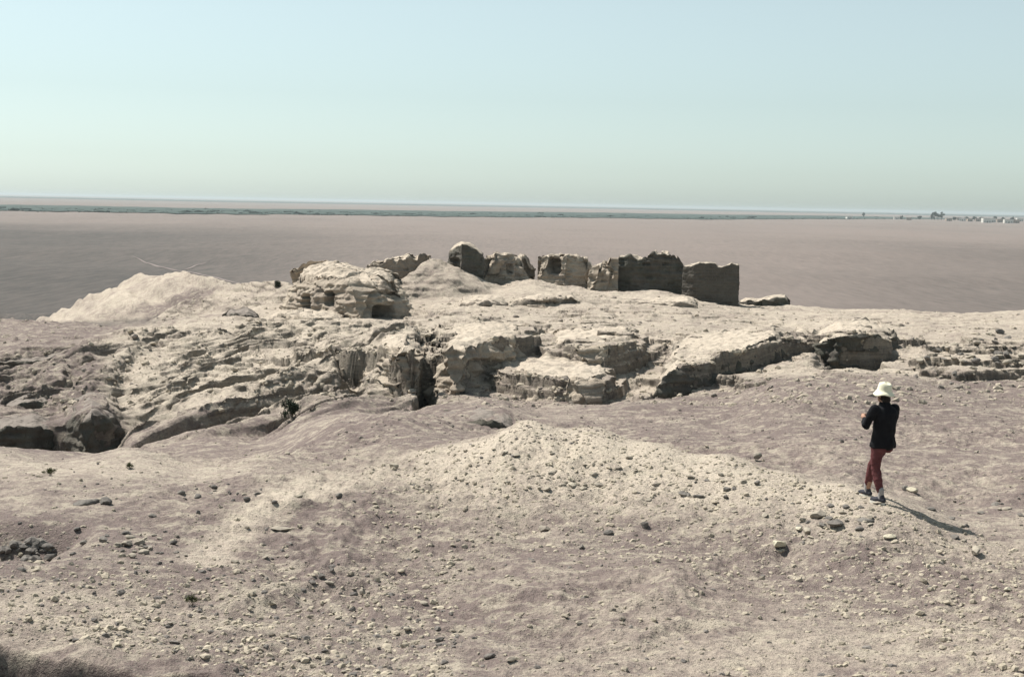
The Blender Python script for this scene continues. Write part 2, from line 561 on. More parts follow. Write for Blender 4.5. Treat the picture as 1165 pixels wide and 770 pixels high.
def brick_material(name, tint=(1, 1, 1), course=False, green=0.0, dust=None):
    t = NT(name)
    p = t.pos()
    n1 = t.noise(p, .9, 5, .6); n2 = t.noise(p, 4.5, 6, .68); n3 = t.noise(p, 24, 4, .6)
    strat = t.noise(p, 1.0, 5, .6, (.5, .5, 7))
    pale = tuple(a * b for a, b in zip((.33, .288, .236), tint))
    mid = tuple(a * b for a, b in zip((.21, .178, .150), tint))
    dark = tuple(a * b for a, b in zip((.10, .088, .078), tint))  # face tones kept below the dusted tops to stand in for shade
    c = t.mix(t.ramp(n1, .35, .65), mid, pale)
    c = t.mix(t.ramp(n2, .5, .75, 0, .5), c, mid)
    c = t.mix(t.ramp(strat, .58, .74, 0, .45), c, dark)
    c = t.mix(t.ramp(n3, .30, .45, .6, 0), c, dark)
    if green:
        c = t.mix(t.ramp(t.noise(p, 1.3, 4), .4, .65, 0, green), c, (.075, .095, .070))
    # pale dust lying on the tops
    c = t.mix(t.math('MULTIPLY', t.attr('dust'), t.ramp(n2, .3, .5, .6, 1)), c, dust or PALE)
    h = t.math('ADD', t.math('MULTIPLY', n2, .6), t.math('MULTIPLY', n3, .3))
    rn = t.math('ADD', t.noise(p, 2.6, 6, .72), t.math('MULTIPLY', t.vor(p, 3.2).outputs['Distance'], -.35))
    b0 = t.bump(rn, .6, .18)
    b = t.bump(t.math('ADD', h, t.math('MULTIPLY', strat, .5)), .9, .12, b0)
    if course:
        tc = t.n('ShaderNodeTexCoord')
        br = t.n('ShaderNodeTexBrick'); br.inputs['Scale'].default_value = 1.0
        br.inputs['Brick Width'].default_value = .42; br.inputs['Row Height'].default_value = .17
        br.inputs['Mortar Size'].default_value = .022; br.inputs['Mortar Smooth'].default_value = .3
        mp = t.n('ShaderNodeMapping'); mp.inputs['Rotation'].default_value = (math.radians(90), 0, 0)
        t.l(t.pos(), mp.inputs[0]); t.l(mp.outputs[0], br.inputs['Vector'])
        b = t.bump(t.math('SUBTRACT', 1.0, br.outputs['Fac']), .8, .03, b)
        c = t.mix(t.math('MULTIPLY', br.outputs['Fac'], .5), c, pale)
    return t.done(c, b)


def stone_material(name, a, b_):
    t = NT(name)
    tc = t.n('ShaderNodeTexCoord').outputs['Object']
    oi = t.n('ShaderNodeObjectInfo').outputs['Random']
    n = t.noise(t.pos(), 18, 5, .65); n2 = t.noise(t.pos(), 3.5, 3, .5)
    c = t.mix(t.ramp(t.math('ADD', t.math('MULTIPLY', n, .6), t.math('MULTIPLY', n2, .5)), .35, .72), a, b_)
    c = t.mix(t.math('MULTIPLY', oi, .35), c, tuple(q * .6 for q in a))
    return t.done(c, t.bump(n, .6, .02))


M_GROUND = ground_material()
M_BRICK = brick_material('mud_brick')
M_BRICK_COURSE = brick_material('mud_brick_courses', (.42, .44, .455), True)  # coursed brick tinted dark, shade of the front put into the colour
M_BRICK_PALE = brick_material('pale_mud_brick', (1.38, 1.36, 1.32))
M_BRICK_GREY = brick_material('grey_mud_brick', (.42, .43, .44), False, .3, (.25, .217, .19))  # dark tint stands in for shade on the cut faces; greyer dust
M_BRICK_SHADE = brick_material('shade_dark_mud_brick', (.42, .44, .455), False, .3)  # mud brick darkened to imitate its shaded faces
M_STONE = stone_material('field_stone', (.22, .19, .165), (.42, .38, .30))
M_STONE_GREY = stone_material('grey_stone', (.09, .083, .08), (.25, .228, .20))
M_STONE_PALE = stone_material('pale_stone', (.46, .42, .32), (.60, .555, .43))

# ------------------------------------------------------------------ ruined brickwork
def build_mass(name, foot, top, Yref, label, cat='ruin', mat=None, batter=.25, dome=.15, drop=None, niches=(), strata=.10,
         lump=.12, flute=0.0, fine=.03, seed=0, vfoot=400, sink=.6, crumble=.10, group=None, res=.045, power=1.6, back=None, fall=.10, brick=.04):
    """one ruined wall or block: footprint corners (u, Y), worn skyline (u, v) at depth Yref"""
    P = np.array([flat(u, Y, vfoot) for u, Y in foot])
    SPEC = None
    area = .5 * np.sum(P[:, 0] * np.roll(P[:, 1], -1) - np.roll(P[:, 0], -1) * P[:, 1])
    if area < 0: P = P[::-1]
    # resample the outline
    pts = []
    n = len(P)
    for i in range(n):
        a, b = P[i], P[(i + 1) % n]
        k = max(3, int(np.linalg.norm(b - a) / res))
        for j in range(k): pts.append(a + (b - a) * j / k)
    Q = np.array(pts)
    for _ in range(2):
        Q = Q * .5 + .25 * (np.roll(Q, 1, 0) + np.roll(Q, -1, 0))
    N = len(Q)
    T = np.roll(Q, -1, 0) - np.roll(Q, 1, 0)
    nrm = np.stack([T[:, 1], -T[:, 0]], -1); nrm /= np.linalg.norm(nrm, axis=1)[:, None] + 1e-9
    c = Q.mean(0)
    topz = make_topz(top, Yref)
    zt = topz(Q[:, 0], Q[:, 1])
    gz = height(Q[:, 0], Q[:, 1], False)
    z0 = np.minimum(gz, zt) - sink
    hh = np.maximum(zt - z0, .05)
    K = max(8, int(hh.max() / res))
    rings = []
    for k in range(K + 1):
        t = k / K
        off = batter * t ** power
        xy = Q - nrm * off
        rings.append(np.column_stack([xy, z0 + hh * t]))
    inner = Q - nrm * batter
    # medial target: pull towards centre line of the longest direction
    d = Q - c
    cov = d.T @ d; w_, v_ = np.linalg.eigh(cov)
    ax = v_[:, 1]; L = np.abs(d @ ax).max(); Wd = np.abs(d @ v_[:, 0]).max()
    sproj = np.clip(d @ ax, -(L - Wd * .9) if L > Wd else 0, (L - Wd * .9) if L > Wd else 0)
    med = c + sproj[:, None] * ax
    J = max(6, int(Wd / res / 1.2))
    for j in range(1, J + 1):
        q = j / J
        xy = inner + (med - inner) * q
        z = topz(xy[:, 0], xy[:, 1]) + dome * (1 - (1 - q) ** 2)
        rings.append(np.column_stack([xy, z]))
    V = np.concatenate(rings)
    nr = len(rings)
    NN = np.concatenate([np.column_stack([nrm, np.zeros(N)])] * nr)
    ringid = np.repeat(np.arange(nr), N)
    side = ringid <= K
    up = np.clip((ringid - K) / 3.0, 0, 1)
    D = NN * (1 - up)[:, None] + np.array([0, 0, 1.0]) * up[:, None]
    edge = (ringid == K)
    D[edge] = D[edge] * .7 + np.array([0, 0, .7])
    s = seed * 13.7
    x, y, z = V.T
    f = lump * perlin(x / .9 + s, y / .9, z / .7) + lump * .6 * perlin(x / .4, y / .4 + s, z / .35) + fine * perlin(x / .16, y / .16, z / .13 + s) * 1.2
    f += strata * perlin(x / 2.5 + s, y / 2.5, z / .16) * (1 - up)
    if flute:
        al = ((x - c[0]) * ax[0] + (y - c[1]) * ax[1])
        wa = al + .35 * perlin(al / 1.1, z / 1.5, x * 0 + s)
        f += flute * (.7 - np.abs(perlin(wa / .38, z / 2.2, x * 0 + s)) * 2.2 + .7 * perlin(wa / .9, z / 2, x * 0)) * (1 - up)
    f *= 1 - .8 * up
    V = V + D * f[:, None]
    # crumbled skyline
    if brick:
        arc = np.concatenate([[0], np.cumsum(np.linalg.norm(np.diff(Q, axis=0), axis=1))])
        arc = np.tile(arc, nr)
        row = np.floor((z + .05 * perlin(x / 1.5, y / 1.5, x * 0 + s)) / .14)
        cl = np.floor(arc / .36 + (row % 2) * .5 + .2 * perlin(x / 2, y / 2, z))
        hsh = np.abs(np.sin(row * 127.1 + cl * 311.7 + s) * 43758.5453) % 1
        msk = sstep(-.1, .35, perlin(x / 1.3, y / 1.3 + s, z / .8) + .1)
        fb = brick * (hsh - .5) * 1.6 * msk - brick * 2.0 * (hsh < .05 + .05 * msk)
        V += D * (fb * (1 - up))[:, None]
        rd = 1 - np.abs(perlin(x / .33 + s, y / .33, z / .22)) * 2.6
        V += D * (.055 * lump / .15 * np.minimum(0, rd) * (1 - up))[:, None]
    tcr = np.clip((ringid - K * .75) / (K * .25), 0, 1)
    V[:, 2] += crumble * tcr * (perlin(x / .5 + s, y / .5, x * 0) + .8 * np.minimum(0, perlin(x / .22, y / .22 + s, x * 0)))
    if crumble > .11:
        arc2 = np.tile(np.concatenate([[0], np.cumsum(np.linalg.norm(np.diff(Q, axis=0), axis=1))]), nr)
        c2 = np.floor(arc2 / .42 + .3 * perlin(x / .8, y / .8, x * 0))
        h2 = np.abs(np.sin(c2 * 91.7 + s * 3.1) * 43758.5453) % 1
        V[:, 2] -= crumble * 1.3 * (h2 ** 2) * np.clip((ringid - K * .82) / (K * .18), 0, 1)
    # niches and openings cut into the front
    for (nu0, nu1, nv0, nv1, dep) in niches:
        uu = to_u(V[:, 0], V[:, 1], V[:, 2])
        dd = V - CAMP
        vv = PH / 2 - F * (dd @ _U) / (dd @ _fw)
        front = NN[:, 1] < -.15
        a = np.abs((uu - (nu0 + nu1) / 2) / ((nu1 - nu0) / 2)); b = np.abs((vv - (nv0 + nv1) / 2) / ((nv1 - nv0) / 2))
        q = (a ** 4 + b ** 4) ** .25 + .12 * perlin(x / .3, y / .3, z / .3)
        kk = (1 - sstep(.82, 1.05, q)) * front * side
        V -= NN * (dep * kk)[:, None]
    cap = np.arange(N - 1, -1, -1)[None, :] if False else None
    o = np_mesh(name, V, grid_faces(nr, N, wrap=True), mat or M_BRICK)
    a = o.data.attributes.new('dust', 'FLOAT', 'POINT'); a.data.foreach_set('value', up.astype(np.float32))
    tag(o, label, cat, group)
    return o


MASSES = []


def mass(name, foot, top, Yref, label, cat='ruin', mat=None, **kw):
    if kw.get('back'):
        bank(foot, top, Yref, kw.get('vfoot', 400), kw['back'], kw.get('fall', .10), kw.pop('steep', 5.0))
    MASSES.append((name, foot, top, Yref, label, cat, mat, kw))


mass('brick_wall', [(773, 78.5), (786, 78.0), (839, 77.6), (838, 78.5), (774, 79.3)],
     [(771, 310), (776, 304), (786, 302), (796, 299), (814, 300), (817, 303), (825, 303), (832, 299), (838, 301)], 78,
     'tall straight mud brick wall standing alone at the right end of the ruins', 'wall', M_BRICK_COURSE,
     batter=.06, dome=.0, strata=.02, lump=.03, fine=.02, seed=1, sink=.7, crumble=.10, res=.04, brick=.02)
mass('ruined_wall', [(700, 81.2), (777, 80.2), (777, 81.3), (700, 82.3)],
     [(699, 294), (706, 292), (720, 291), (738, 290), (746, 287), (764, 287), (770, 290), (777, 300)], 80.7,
     'broad dark shaded wall fragment left of the tall straight brick wall', 'wall', M_BRICK_SHADE, batter=.12, dome=.0, seed=2, lump=.15, crumble=.22)
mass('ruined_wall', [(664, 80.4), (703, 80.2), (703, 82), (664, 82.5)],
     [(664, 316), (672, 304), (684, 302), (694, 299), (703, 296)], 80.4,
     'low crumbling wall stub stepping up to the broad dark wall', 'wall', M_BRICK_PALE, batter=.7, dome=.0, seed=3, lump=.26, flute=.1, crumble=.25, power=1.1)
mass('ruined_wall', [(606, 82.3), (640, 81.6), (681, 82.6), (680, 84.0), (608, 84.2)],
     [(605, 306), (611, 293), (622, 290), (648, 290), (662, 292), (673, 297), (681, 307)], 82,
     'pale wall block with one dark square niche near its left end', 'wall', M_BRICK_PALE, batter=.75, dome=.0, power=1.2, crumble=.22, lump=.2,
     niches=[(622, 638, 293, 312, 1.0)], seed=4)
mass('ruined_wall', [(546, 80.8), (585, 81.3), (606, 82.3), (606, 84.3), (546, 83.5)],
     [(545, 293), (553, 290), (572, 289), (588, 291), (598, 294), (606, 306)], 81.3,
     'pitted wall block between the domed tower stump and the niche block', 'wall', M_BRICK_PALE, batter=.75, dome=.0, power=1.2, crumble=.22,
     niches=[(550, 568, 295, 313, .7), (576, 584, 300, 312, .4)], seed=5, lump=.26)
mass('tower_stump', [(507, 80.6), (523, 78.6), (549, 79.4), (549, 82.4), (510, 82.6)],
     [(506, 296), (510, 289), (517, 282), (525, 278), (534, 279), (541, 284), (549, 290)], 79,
     'domed tower stump with a dark front, tallest piece of the ruins', 'tower ruin', M_BRICK_SHADE, batter=.10, dome=.06,
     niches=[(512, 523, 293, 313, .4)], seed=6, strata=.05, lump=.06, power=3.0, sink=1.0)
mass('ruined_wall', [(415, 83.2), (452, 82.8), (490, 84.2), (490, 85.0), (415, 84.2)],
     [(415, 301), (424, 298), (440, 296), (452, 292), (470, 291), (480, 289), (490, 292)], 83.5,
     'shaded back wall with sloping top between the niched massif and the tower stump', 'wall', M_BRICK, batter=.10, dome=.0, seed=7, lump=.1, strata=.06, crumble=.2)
mass('niched_massif', [(318, 72), (345, 69.0), (410, 65.6), (467, 68.6), (464, 77), (335, 79)],
     [(316, 326), (330, 320), (350, 315), (385, 316), (410, 322), (440, 320), (467, 328)], 68,
     'large eroded brick massif with two upright slots and a cave mouth', 'ruin', M_BRICK_PALE, batter=.95, dome=.42, strata=.16, lump=.26, seed=9, power=2.2, crumble=.16,
     niches=[(343, 353, 334, 356, .7), (369, 380, 331, 350, .8), (411, 466, 332, 336, .2), (424, 449, 347, 372, 1.3)])
mass('ruined_terrace', [(520, 70.5), (540, 69.3), (578, 70.0), (578, 74), (520, 75)],
     [(519, 352), (528, 345), (548, 343), (570, 344), (578, 348)], 70,
     'undercut dark terrace edge below the tower stump', 'terrace', M_BRICK, batter=.1, dome=.1, lump=.2, seed=10, back=3, niches=[(530, 572, 348, 372, .4)])
mass('ruined_terrace', [(572, 70.8), (620, 69.4), (668, 70.6), (668, 75), (572, 75)],
     [(571, 348), (585, 343), (610, 340), (650, 340), (668, 346)], 70.5,
     'sloping pinkish terrace under a thin dark ledge below the central walls', 'terrace', M_BRICK_PALE, batter=.5, dome=.05, lump=.16, seed=11, back=3, strata=.18,
     niches=[(640, 664, 341, 352, .3), (590, 640, 343, 347, .25)])
mass('ruined_terrace', [(664, 72.6), (720, 71.8), (790, 71.2), (792, 76), (664, 76)],
     [(663, 350), (680, 344), (720, 345), (760, 345), (782, 343), (792, 347)], 72,
     'long low ledge in front of the broad dark wall', 'terrace', M_BRICK, batter=.08, dome=.12, lump=.12, seed=12, back=3, strata=.12)
mass('banded_block', [(416, 45.6), (442, 43.0), (472, 42.0), (478, 48), (420, 50)],
     [(415, 408), (425, 400), (445, 397), (462, 393), (470, 394), (478, 400)], 44,
     'pale block with bold horizontal layers left of the dark cleft', 'ruin', M_BRICK_PALE, batter=.45, dome=.12, strata=.26, lump=.16, seed=13, back=3, steep=9.0, res=.045)
mass('ruined_block', [(490, 43.6), (520, 42.6), (560, 44.4), (602, 48), (602, 53), (496, 52)],
     [(489, 404), (500, 397), (520, 392), (545, 390), (575, 392), (602, 396)], 45,
     'rough block with rocky dark face right of the dark cleft', 'ruin', M_BRICK_PALE, batter=.5, dome=.1, lump=.35, fine=.06, seed=14, back=4, steep=2.6,
     niches=[(530, 572, 408, 438, .35)])
mass('ruined_wall', [(544, 51.2), (590, 51.6), (634, 51.2), (634, 55), (544, 55)],
     [(543, 390), (560, 385), (585, 383), (615, 384), (634, 389)], 51.4,
     'low wall with a dark upper edge behind the sunken floor', 'wall', M_BRICK, batter=.1, dome=.05, lump=.18, seed=15, back=4)
mass('eroded_hump', [(597, 49.3), (622, 46.8), (655, 45.4), (692, 45.2), (746, 49.2), (742, 54), (605, 55)],
     [(596, 412), (615, 401), (638, 393), (660, 390), (690, 388), (712, 389), (728, 398), (746, 414)], 48,
     'sunlit hump with furrowed side and dark rocky right face', 'ruin', M_BRICK_PALE, batter=1.05, dome=.0, lump=.34, flute=.12, seed=16, back=3, steep=1.5, power=1.0, fine=.05, sink=.9)
mass('fluted_bench', [(550, 44.4), (585, 42.4), (630, 41.2), (684, 40.6), (722, 43.4), (714, 47), (560, 49)],
     [(550, 440), (575, 431), (605, 427), (645, 428), (682, 428), (702, 438), (722, 458)], 42.5,
     'low earth bench with rain furrowed front below the sunlit hump', 'bench', M_BRICK_PALE, batter=.85, dome=.0, lump=.22, flute=.11, seed=17, back=3, steep=1.4, power=.95, fine=.05, sink=.9)
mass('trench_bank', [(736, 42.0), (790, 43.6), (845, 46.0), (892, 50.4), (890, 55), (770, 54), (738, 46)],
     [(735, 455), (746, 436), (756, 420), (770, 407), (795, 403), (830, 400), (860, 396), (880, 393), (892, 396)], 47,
     'long dark trench bank rising to the right beyond the hump', 'bank', M_BRICK_SHADE, batter=.25, dome=.08, lump=.22, fine=.05, seed=18, back=5, flute=.06)
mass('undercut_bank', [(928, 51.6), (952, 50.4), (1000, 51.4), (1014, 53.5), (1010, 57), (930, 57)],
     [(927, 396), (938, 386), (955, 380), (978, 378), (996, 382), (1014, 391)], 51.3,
     'undercut dark bank above a hollow, straight beyond the walking person', 'bank', M_BRICK_SHADE, batter=-.05, dome=.0, lump=.28, fine=.06, seed=19, back=5,
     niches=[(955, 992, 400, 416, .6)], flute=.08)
mass('eroded_hump', [(886, 52.5), (910, 51.4), (936, 52.6), (932, 55.5), (890, 56)],
     [(885, 402), (896, 390), (906, 386), (920, 388), (936, 400)], 52,
     'small rounded earth lump between the long bank and the undercut bank', 'ruin', M_BRICK, batter=.45, dome=.12, lump=.25, seed=20, back=3)
mass('broken_block', [(73, 41.2), (96, 39.8), (138, 41.6), (137, 45), (77, 45)],
     [(72, 488), (86, 476), (104, 470), (122, 475), (138, 488)], 41,
     'dark broken block in the dip at the lower left', 'ruin', M_BRICK_GREY, batter=.2, dome=.1, lump=.2, seed=21, back=3)
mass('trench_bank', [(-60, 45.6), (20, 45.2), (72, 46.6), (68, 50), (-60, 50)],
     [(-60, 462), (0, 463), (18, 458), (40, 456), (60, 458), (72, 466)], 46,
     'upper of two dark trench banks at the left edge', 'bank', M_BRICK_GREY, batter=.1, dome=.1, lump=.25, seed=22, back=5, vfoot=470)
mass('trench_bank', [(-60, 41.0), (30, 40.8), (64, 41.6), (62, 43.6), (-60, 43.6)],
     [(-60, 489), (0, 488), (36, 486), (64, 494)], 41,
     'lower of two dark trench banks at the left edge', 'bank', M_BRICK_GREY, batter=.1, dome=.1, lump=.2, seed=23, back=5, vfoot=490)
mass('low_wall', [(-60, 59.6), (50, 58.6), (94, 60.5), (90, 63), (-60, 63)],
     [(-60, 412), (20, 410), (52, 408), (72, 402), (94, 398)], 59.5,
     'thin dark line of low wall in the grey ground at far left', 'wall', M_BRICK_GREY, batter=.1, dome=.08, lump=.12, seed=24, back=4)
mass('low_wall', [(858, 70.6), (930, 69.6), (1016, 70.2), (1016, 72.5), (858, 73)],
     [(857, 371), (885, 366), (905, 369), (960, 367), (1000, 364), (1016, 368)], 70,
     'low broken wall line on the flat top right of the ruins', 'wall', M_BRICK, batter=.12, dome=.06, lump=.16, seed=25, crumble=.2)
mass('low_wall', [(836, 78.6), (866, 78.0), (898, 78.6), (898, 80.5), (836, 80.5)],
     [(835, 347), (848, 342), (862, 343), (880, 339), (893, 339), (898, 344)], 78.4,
     'low stony ridge beside the foot of the tall straight brick wall', 'wall', M_BRICK_SHADE, batter=.2, dome=.08, lump=.14, seed=26)
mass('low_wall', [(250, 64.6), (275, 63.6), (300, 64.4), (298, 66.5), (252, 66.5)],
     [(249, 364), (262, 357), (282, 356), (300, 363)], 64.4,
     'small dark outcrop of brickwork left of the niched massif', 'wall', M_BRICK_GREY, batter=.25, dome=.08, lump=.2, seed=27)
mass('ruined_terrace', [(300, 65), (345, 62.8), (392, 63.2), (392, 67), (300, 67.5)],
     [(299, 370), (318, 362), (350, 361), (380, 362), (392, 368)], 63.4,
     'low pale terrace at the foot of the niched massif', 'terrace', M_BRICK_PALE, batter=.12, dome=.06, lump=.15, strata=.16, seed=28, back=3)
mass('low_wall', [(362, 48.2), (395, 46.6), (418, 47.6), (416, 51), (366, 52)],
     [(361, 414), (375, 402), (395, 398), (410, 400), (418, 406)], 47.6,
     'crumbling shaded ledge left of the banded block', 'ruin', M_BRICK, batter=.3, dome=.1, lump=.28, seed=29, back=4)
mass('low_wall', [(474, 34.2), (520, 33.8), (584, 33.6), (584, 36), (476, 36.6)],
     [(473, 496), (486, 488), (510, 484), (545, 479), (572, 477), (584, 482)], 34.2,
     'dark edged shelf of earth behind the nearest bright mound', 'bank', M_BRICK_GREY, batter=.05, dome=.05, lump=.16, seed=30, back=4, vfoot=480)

# ------------------------------------------------------------------ the ground sheet
az = np.concatenate([np.radians(np.arange(-180, -60, 4.0)), np.radians(np.arange(-60, -26, .5)),
                     np.radians(np.arange(-26, 26, .037)), np.radians(np.arange(26, 60, .5)), np.radians(np.arange(60, 180, 4.0))])


def geo(a, b, q): return a * (1 + q) ** np.arange(int(math.log(b / a) / math.log(1 + q)))


rr = np.concatenate([geo(.4, 11.0, .03), geo(11.0, 37.0, .0027), geo(37.0, 95.0, .0019), geo(95.0, 170.0, .006), geo(170.0, 30000.0, .035)])
AZ, RR = np.meshgrid(az, rr)
# closer rows where the ground is steep, so that cut faces keep their layers
fine = np.nonzero(np.abs(az) < math.radians(26.5))[0]
i0 = int(np.searchsorted(rr, 37.0)); i1 = int(np.searchsorted(rr, 95.0))
rd = np.exp(np.linspace(math.log(rr[i0]), math.log(rr[i1]), 640))
A2, R2 = np.meshgrid(az[fine], rd)
Z2 = height((R2 * np.sin(A2)).ravel(), (R2 * np.cos(A2)).ravel()).reshape(A2.shape)
sl_ = np.abs(np.diff(Z2, axis=0)) / np.diff(R2, axis=0)
wgt = np.minimum(np.sqrt(1 + (3.2 * sl_) ** 2), 9.0)
kk = np.ones(15) / 15
wgt = np.apply_along_axis(lambda q: np.convolve(np.pad(q, 7, mode='edge'), kk, 'valid'), 1, wgt)
wgt = np.apply_along_axis(lambda q: np.convolve(np.pad(q, 1, mode='edge'), np.ones(3) / 3, 'valid'), 0, wgt)
cum = np.vstack([np.zeros(len(fine)), np.cumsum(wgt * np.diff(np.log(R2), axis=0), axis=0)])
tq = np.linspace(0, 1, i1 - i0 + 1)
for c_, j_ in enumerate(fine):
    RR[i0:i1 + 1, j_] = np.exp(np.interp(tq * cum[-1, c_], cum[:, c_], np.log(rd)))
GXx = (RR * np.sin(AZ)).ravel(); GYy = (RR * np.cos(AZ)).ravel()
GZ = np.empty_like(GXx)
for i in range(0, len(GXx), 300000):
    GZ[i:i + 300000] = height(GXx[i:i + 300000], GYy[i:i + 300000])
# layered brickwork and lumps standing out of the steep faces
S3 = np.stack([GXx, GYy, GZ], -1).reshape(len(rr), len(az), 3)
blk = S3[i0 - 20:i1, fine[0]:fine[-1] + 1]
du = np.gradient(blk, axis=1); dv = np.gradient(blk, axis=0)
nn = np.cross(du, dv); nn /= np.linalg.norm(nn, axis=2)[..., None] + 1e-12
nn[nn[..., 2] < 0] *= -1
steep = sstep(.12, .5, 1 - nn[..., 2])
bx, by, bz = (q.ravel() for q in np.moveaxis(blk, 2, 0))
e = .085 * perlin(bx / 2.4, by / 2.4, bz / .19) + .07 * perlin(bx / .55, by / .55, bz / .4) + .045 * perlin(bx / .22, by / .22, bz / .16)
e -= .10 * np.maximum(0, .55 - np.abs(perlin(bx / .8, by / .8, bz / .55)) * 4)
e = np.clip(e, -.14, .12).reshape(steep.shape)
er = sstep(36, 42, blk[..., 1]) * (1 - sstep(84, 94, blk[..., 1]))
blk += nn * (e * er * (.18 + .82 * steep))[..., None]
G3 = S3.reshape(-1, 3)
GZ = G3[:, 2]
gfaces = grid_faces(len(rr), len(az), wrap=True)[:, ::-1]
og = np_mesh('ground', G3, gfaces, M_GROUND)
structure(og)

# ground tones (pale brick earth, gravel, or steppe, with shade painted into the left hollow)
GD0, GYe, GTx = base_drop(GXx, GYy)
spoil = sstep(.1, .6, GZ - (H - GD0)) * sstep(78, 84, GYe) * (1 - sstep(140, 148, GYe)) * (1 - sstep(-.165, -.15, GTx))


def blob(u, v, Y, ru, ry):
    p = at(u, v, Y)
    return np.exp(-(((GXx - p[0]) / ru) ** 2 + ((GYy - p[1]) / ry) ** 2))


pale = .11 + .57 * sstep(40, 46, GYe)
pale += .5 * blob(600, 520, 24, 3.2, 2.2) + .28 * blob(800, 560, 22, 3.0, 1.8) + .5 * blob(120, 530, 24, 4.5, 2.4)
pale += .40 * blob(950, 730, 14.7, 3.0, 1.3) + .4 * blob(90, 690, 15.5, 1.6, 1.0)
crest = [tuple(at(*q)) for q in ((430, 548, 23.2), (520, 512, 24.6), (600, 490, 25.0), (690, 500, 24.5), (780, 525, 23.4), (880, 545, 22.2), (990, 575, 20.6), (1090, 615, 19.2))]
cd, _, cs = seg_dist(GXx, GYy, crest)
pale += .42 * np.exp(-(cd / 1.5) ** 2) - .55 * sstep(25.2, 27.5, GYe) * (1 - sstep(36, 40, GYe) * (1 - sstep(.06, .1, GTx)) - sstep(40, 42, GYe) * sstep(.06, .1, GTx)) * sstep(-.13, -.06, GTx)
pale -= .45 * blob(480, 690, 16.3, .9, 1.0) + .35 * blob(800, 485, 33, 9, 3.2) + .3 * blob(430, 490, 30, 2.5, 4)
pale -= .3 * blob(640, 640, 18.3, 3.5, .9) + .3 * blob(1100, 480, 34, 6, 5) + .42 * blob(290, 590, 20, 2.6, 1.6) + .3 * blob(140, 610, 18.6, 1.6, 1.0) + .3 * blob(700, 640, 18.2, 2.6, 1.2)
pale += .26 * sstep(-.285, -.26, GTx) * (1 - sstep(-.06, -.02, GTx)) * sstep(39, 42, GYe) * (1 - sstep(60, 70, GYe))
pale -= .55 * (1 - sstep(-.305, -.28, GTx)) * sstep(34, 38, GYe) * (1 - sstep(52, 58, GYe))  # shade of the left hollow painted as a darker ground tone
pale -= .3 * blob(20, 400, 60, 5, 18) + .3 * blob(200, 345, 92, 8, 8)
pale += .3 * blob(60, 375, 72, 3, 4)
pthp = [tuple(at(*q)) for q in ((400, 543, 23.3), (330, 562, 21.6), (285, 585, 20.2), (255, 610, 19), (235, 640, 17.8))]
pd, _, _ = seg_dist(GXx, GYy, pthp)
pale += .85 * np.exp(-(pd / .50) ** 2) - .40 * np.exp(-(pd / 1.7) ** 2)
pk = np.exp(-(pd / .45) ** 2)
pale = pale * (1 - pk) + .80 * pk
grav = .35 + .5 * blob(350, 740, 14.5, 3.5, 1.6) + .4 * blob(60, 620, 18, 2, 1.5) + .5 * blob(720, 482, 34.5, 3, 1.2)
grav += .4 * blob(950, 600, 20, 3, 1.5) + .3 * blob(800, 550, 22, 4, 2) + .4 * blob(1110, 405, 52, 3, 4)
grav -= .5 * blob(480, 690, 16.3, .9, 1.0) + .4 * blob(950, 510, 29.5, 6, 2)
grav -= .5 * np.exp(-(pd / .5) ** 2)
rdm = np.full(GXx.shape, 1e9)
for pts, _a, _b in RID[:3]:
    d_, _, _ = seg_dist(GXx, GYy, pts); rdm = np.minimum(rdm, d_)
pale -= .75 * sstep(60, 75, GYe) * sstep(5, 11, rdm) * (1 - sstep(-.24, -.17, GTx))
pale -= .4 * (1 - sstep(-.31, -.28, GTx)) * sstep(36, 50, GYe) * sstep(5, 11, rdm)
pale = pale * (1 - spoil) + spoil * (.62 + .25 * perlin2((GXx * .88 + GYy * .47) / 2.2, (-GXx * .47 + GYy * .88) / 16, 61))
lob = poly_sdf(GXx, GYy, [tuple(at(u_, v_, hit(u_, v_, False) or 95)[:2]) for u_, v_ in ((150, 358), (214, 357), (252, 328), (232, 324))])
pale -= .62 * (1 - sstep(-.8, .6, lob))  # darker band across the spoil flank
ruin_a = sstep(37, 42, GYe) * (1 - sstep(90, 105, GYe))
plain = sstep(112, 140, GYe)
plain = np.maximum(plain, sstep(80, 95, GYe) * (1 - sstep(-.26, -.19, GTx)))
plain = np.clip(plain * (1 - spoil), 0, 1) * (1 - sstep(150, 160, GYe)) + sstep(150, 160, GYe)
scrub = .85 - .75 * sstep(-.30, .02, GTx) + .35 * sstep(.12, .33, GTx)
scrub = scrub * (1 - .8 * sstep(420, 700, GYe))
for nm, arr in (('pale', pale), ('gravel', grav), ('plain', plain), ('ruin', ruin_a), ('scrub', scrub)):
    a = og.data.attributes.new(nm, 'FLOAT', 'POINT')
    a.data.foreach_set('value', np.clip(arr, 0, 1).astype(np.float32))


for q in MASSES:
    build_mass(*q[:7], **q[7])

# ------------------------------------------------------------------ loose stones
_t = (1 + 5 ** .5) / 2
ICO_V = np.array([(-1, _t, 0), (1, _t, 0), (-1, -_t, 0), (1, -_t, 0), (0, -1, _t), (0, 1, _t), (0, -1, -_t), (0, 1, -_t),
                  (_t, 0, -1), (_t, 0, 1), (-_t, 0, -1), (-_t, 0, 1)], float)
ICO_V /= np.linalg.norm(ICO_V[0])
ICO_F = np.array([(0, 11, 5), (0, 5, 1), (0, 1, 7), (0, 7, 10), (0, 10, 11), (1, 5, 9), (5, 11, 4), (11, 10, 2), (10, 7, 6), (7, 1, 8),
                  (3, 9, 4), (3, 4, 2), (3, 2, 6), (3, 6, 8), (3, 8, 9), (4, 9, 5), (2, 4, 11), (6, 2, 10), (8, 6, 7), (9, 8, 1)])


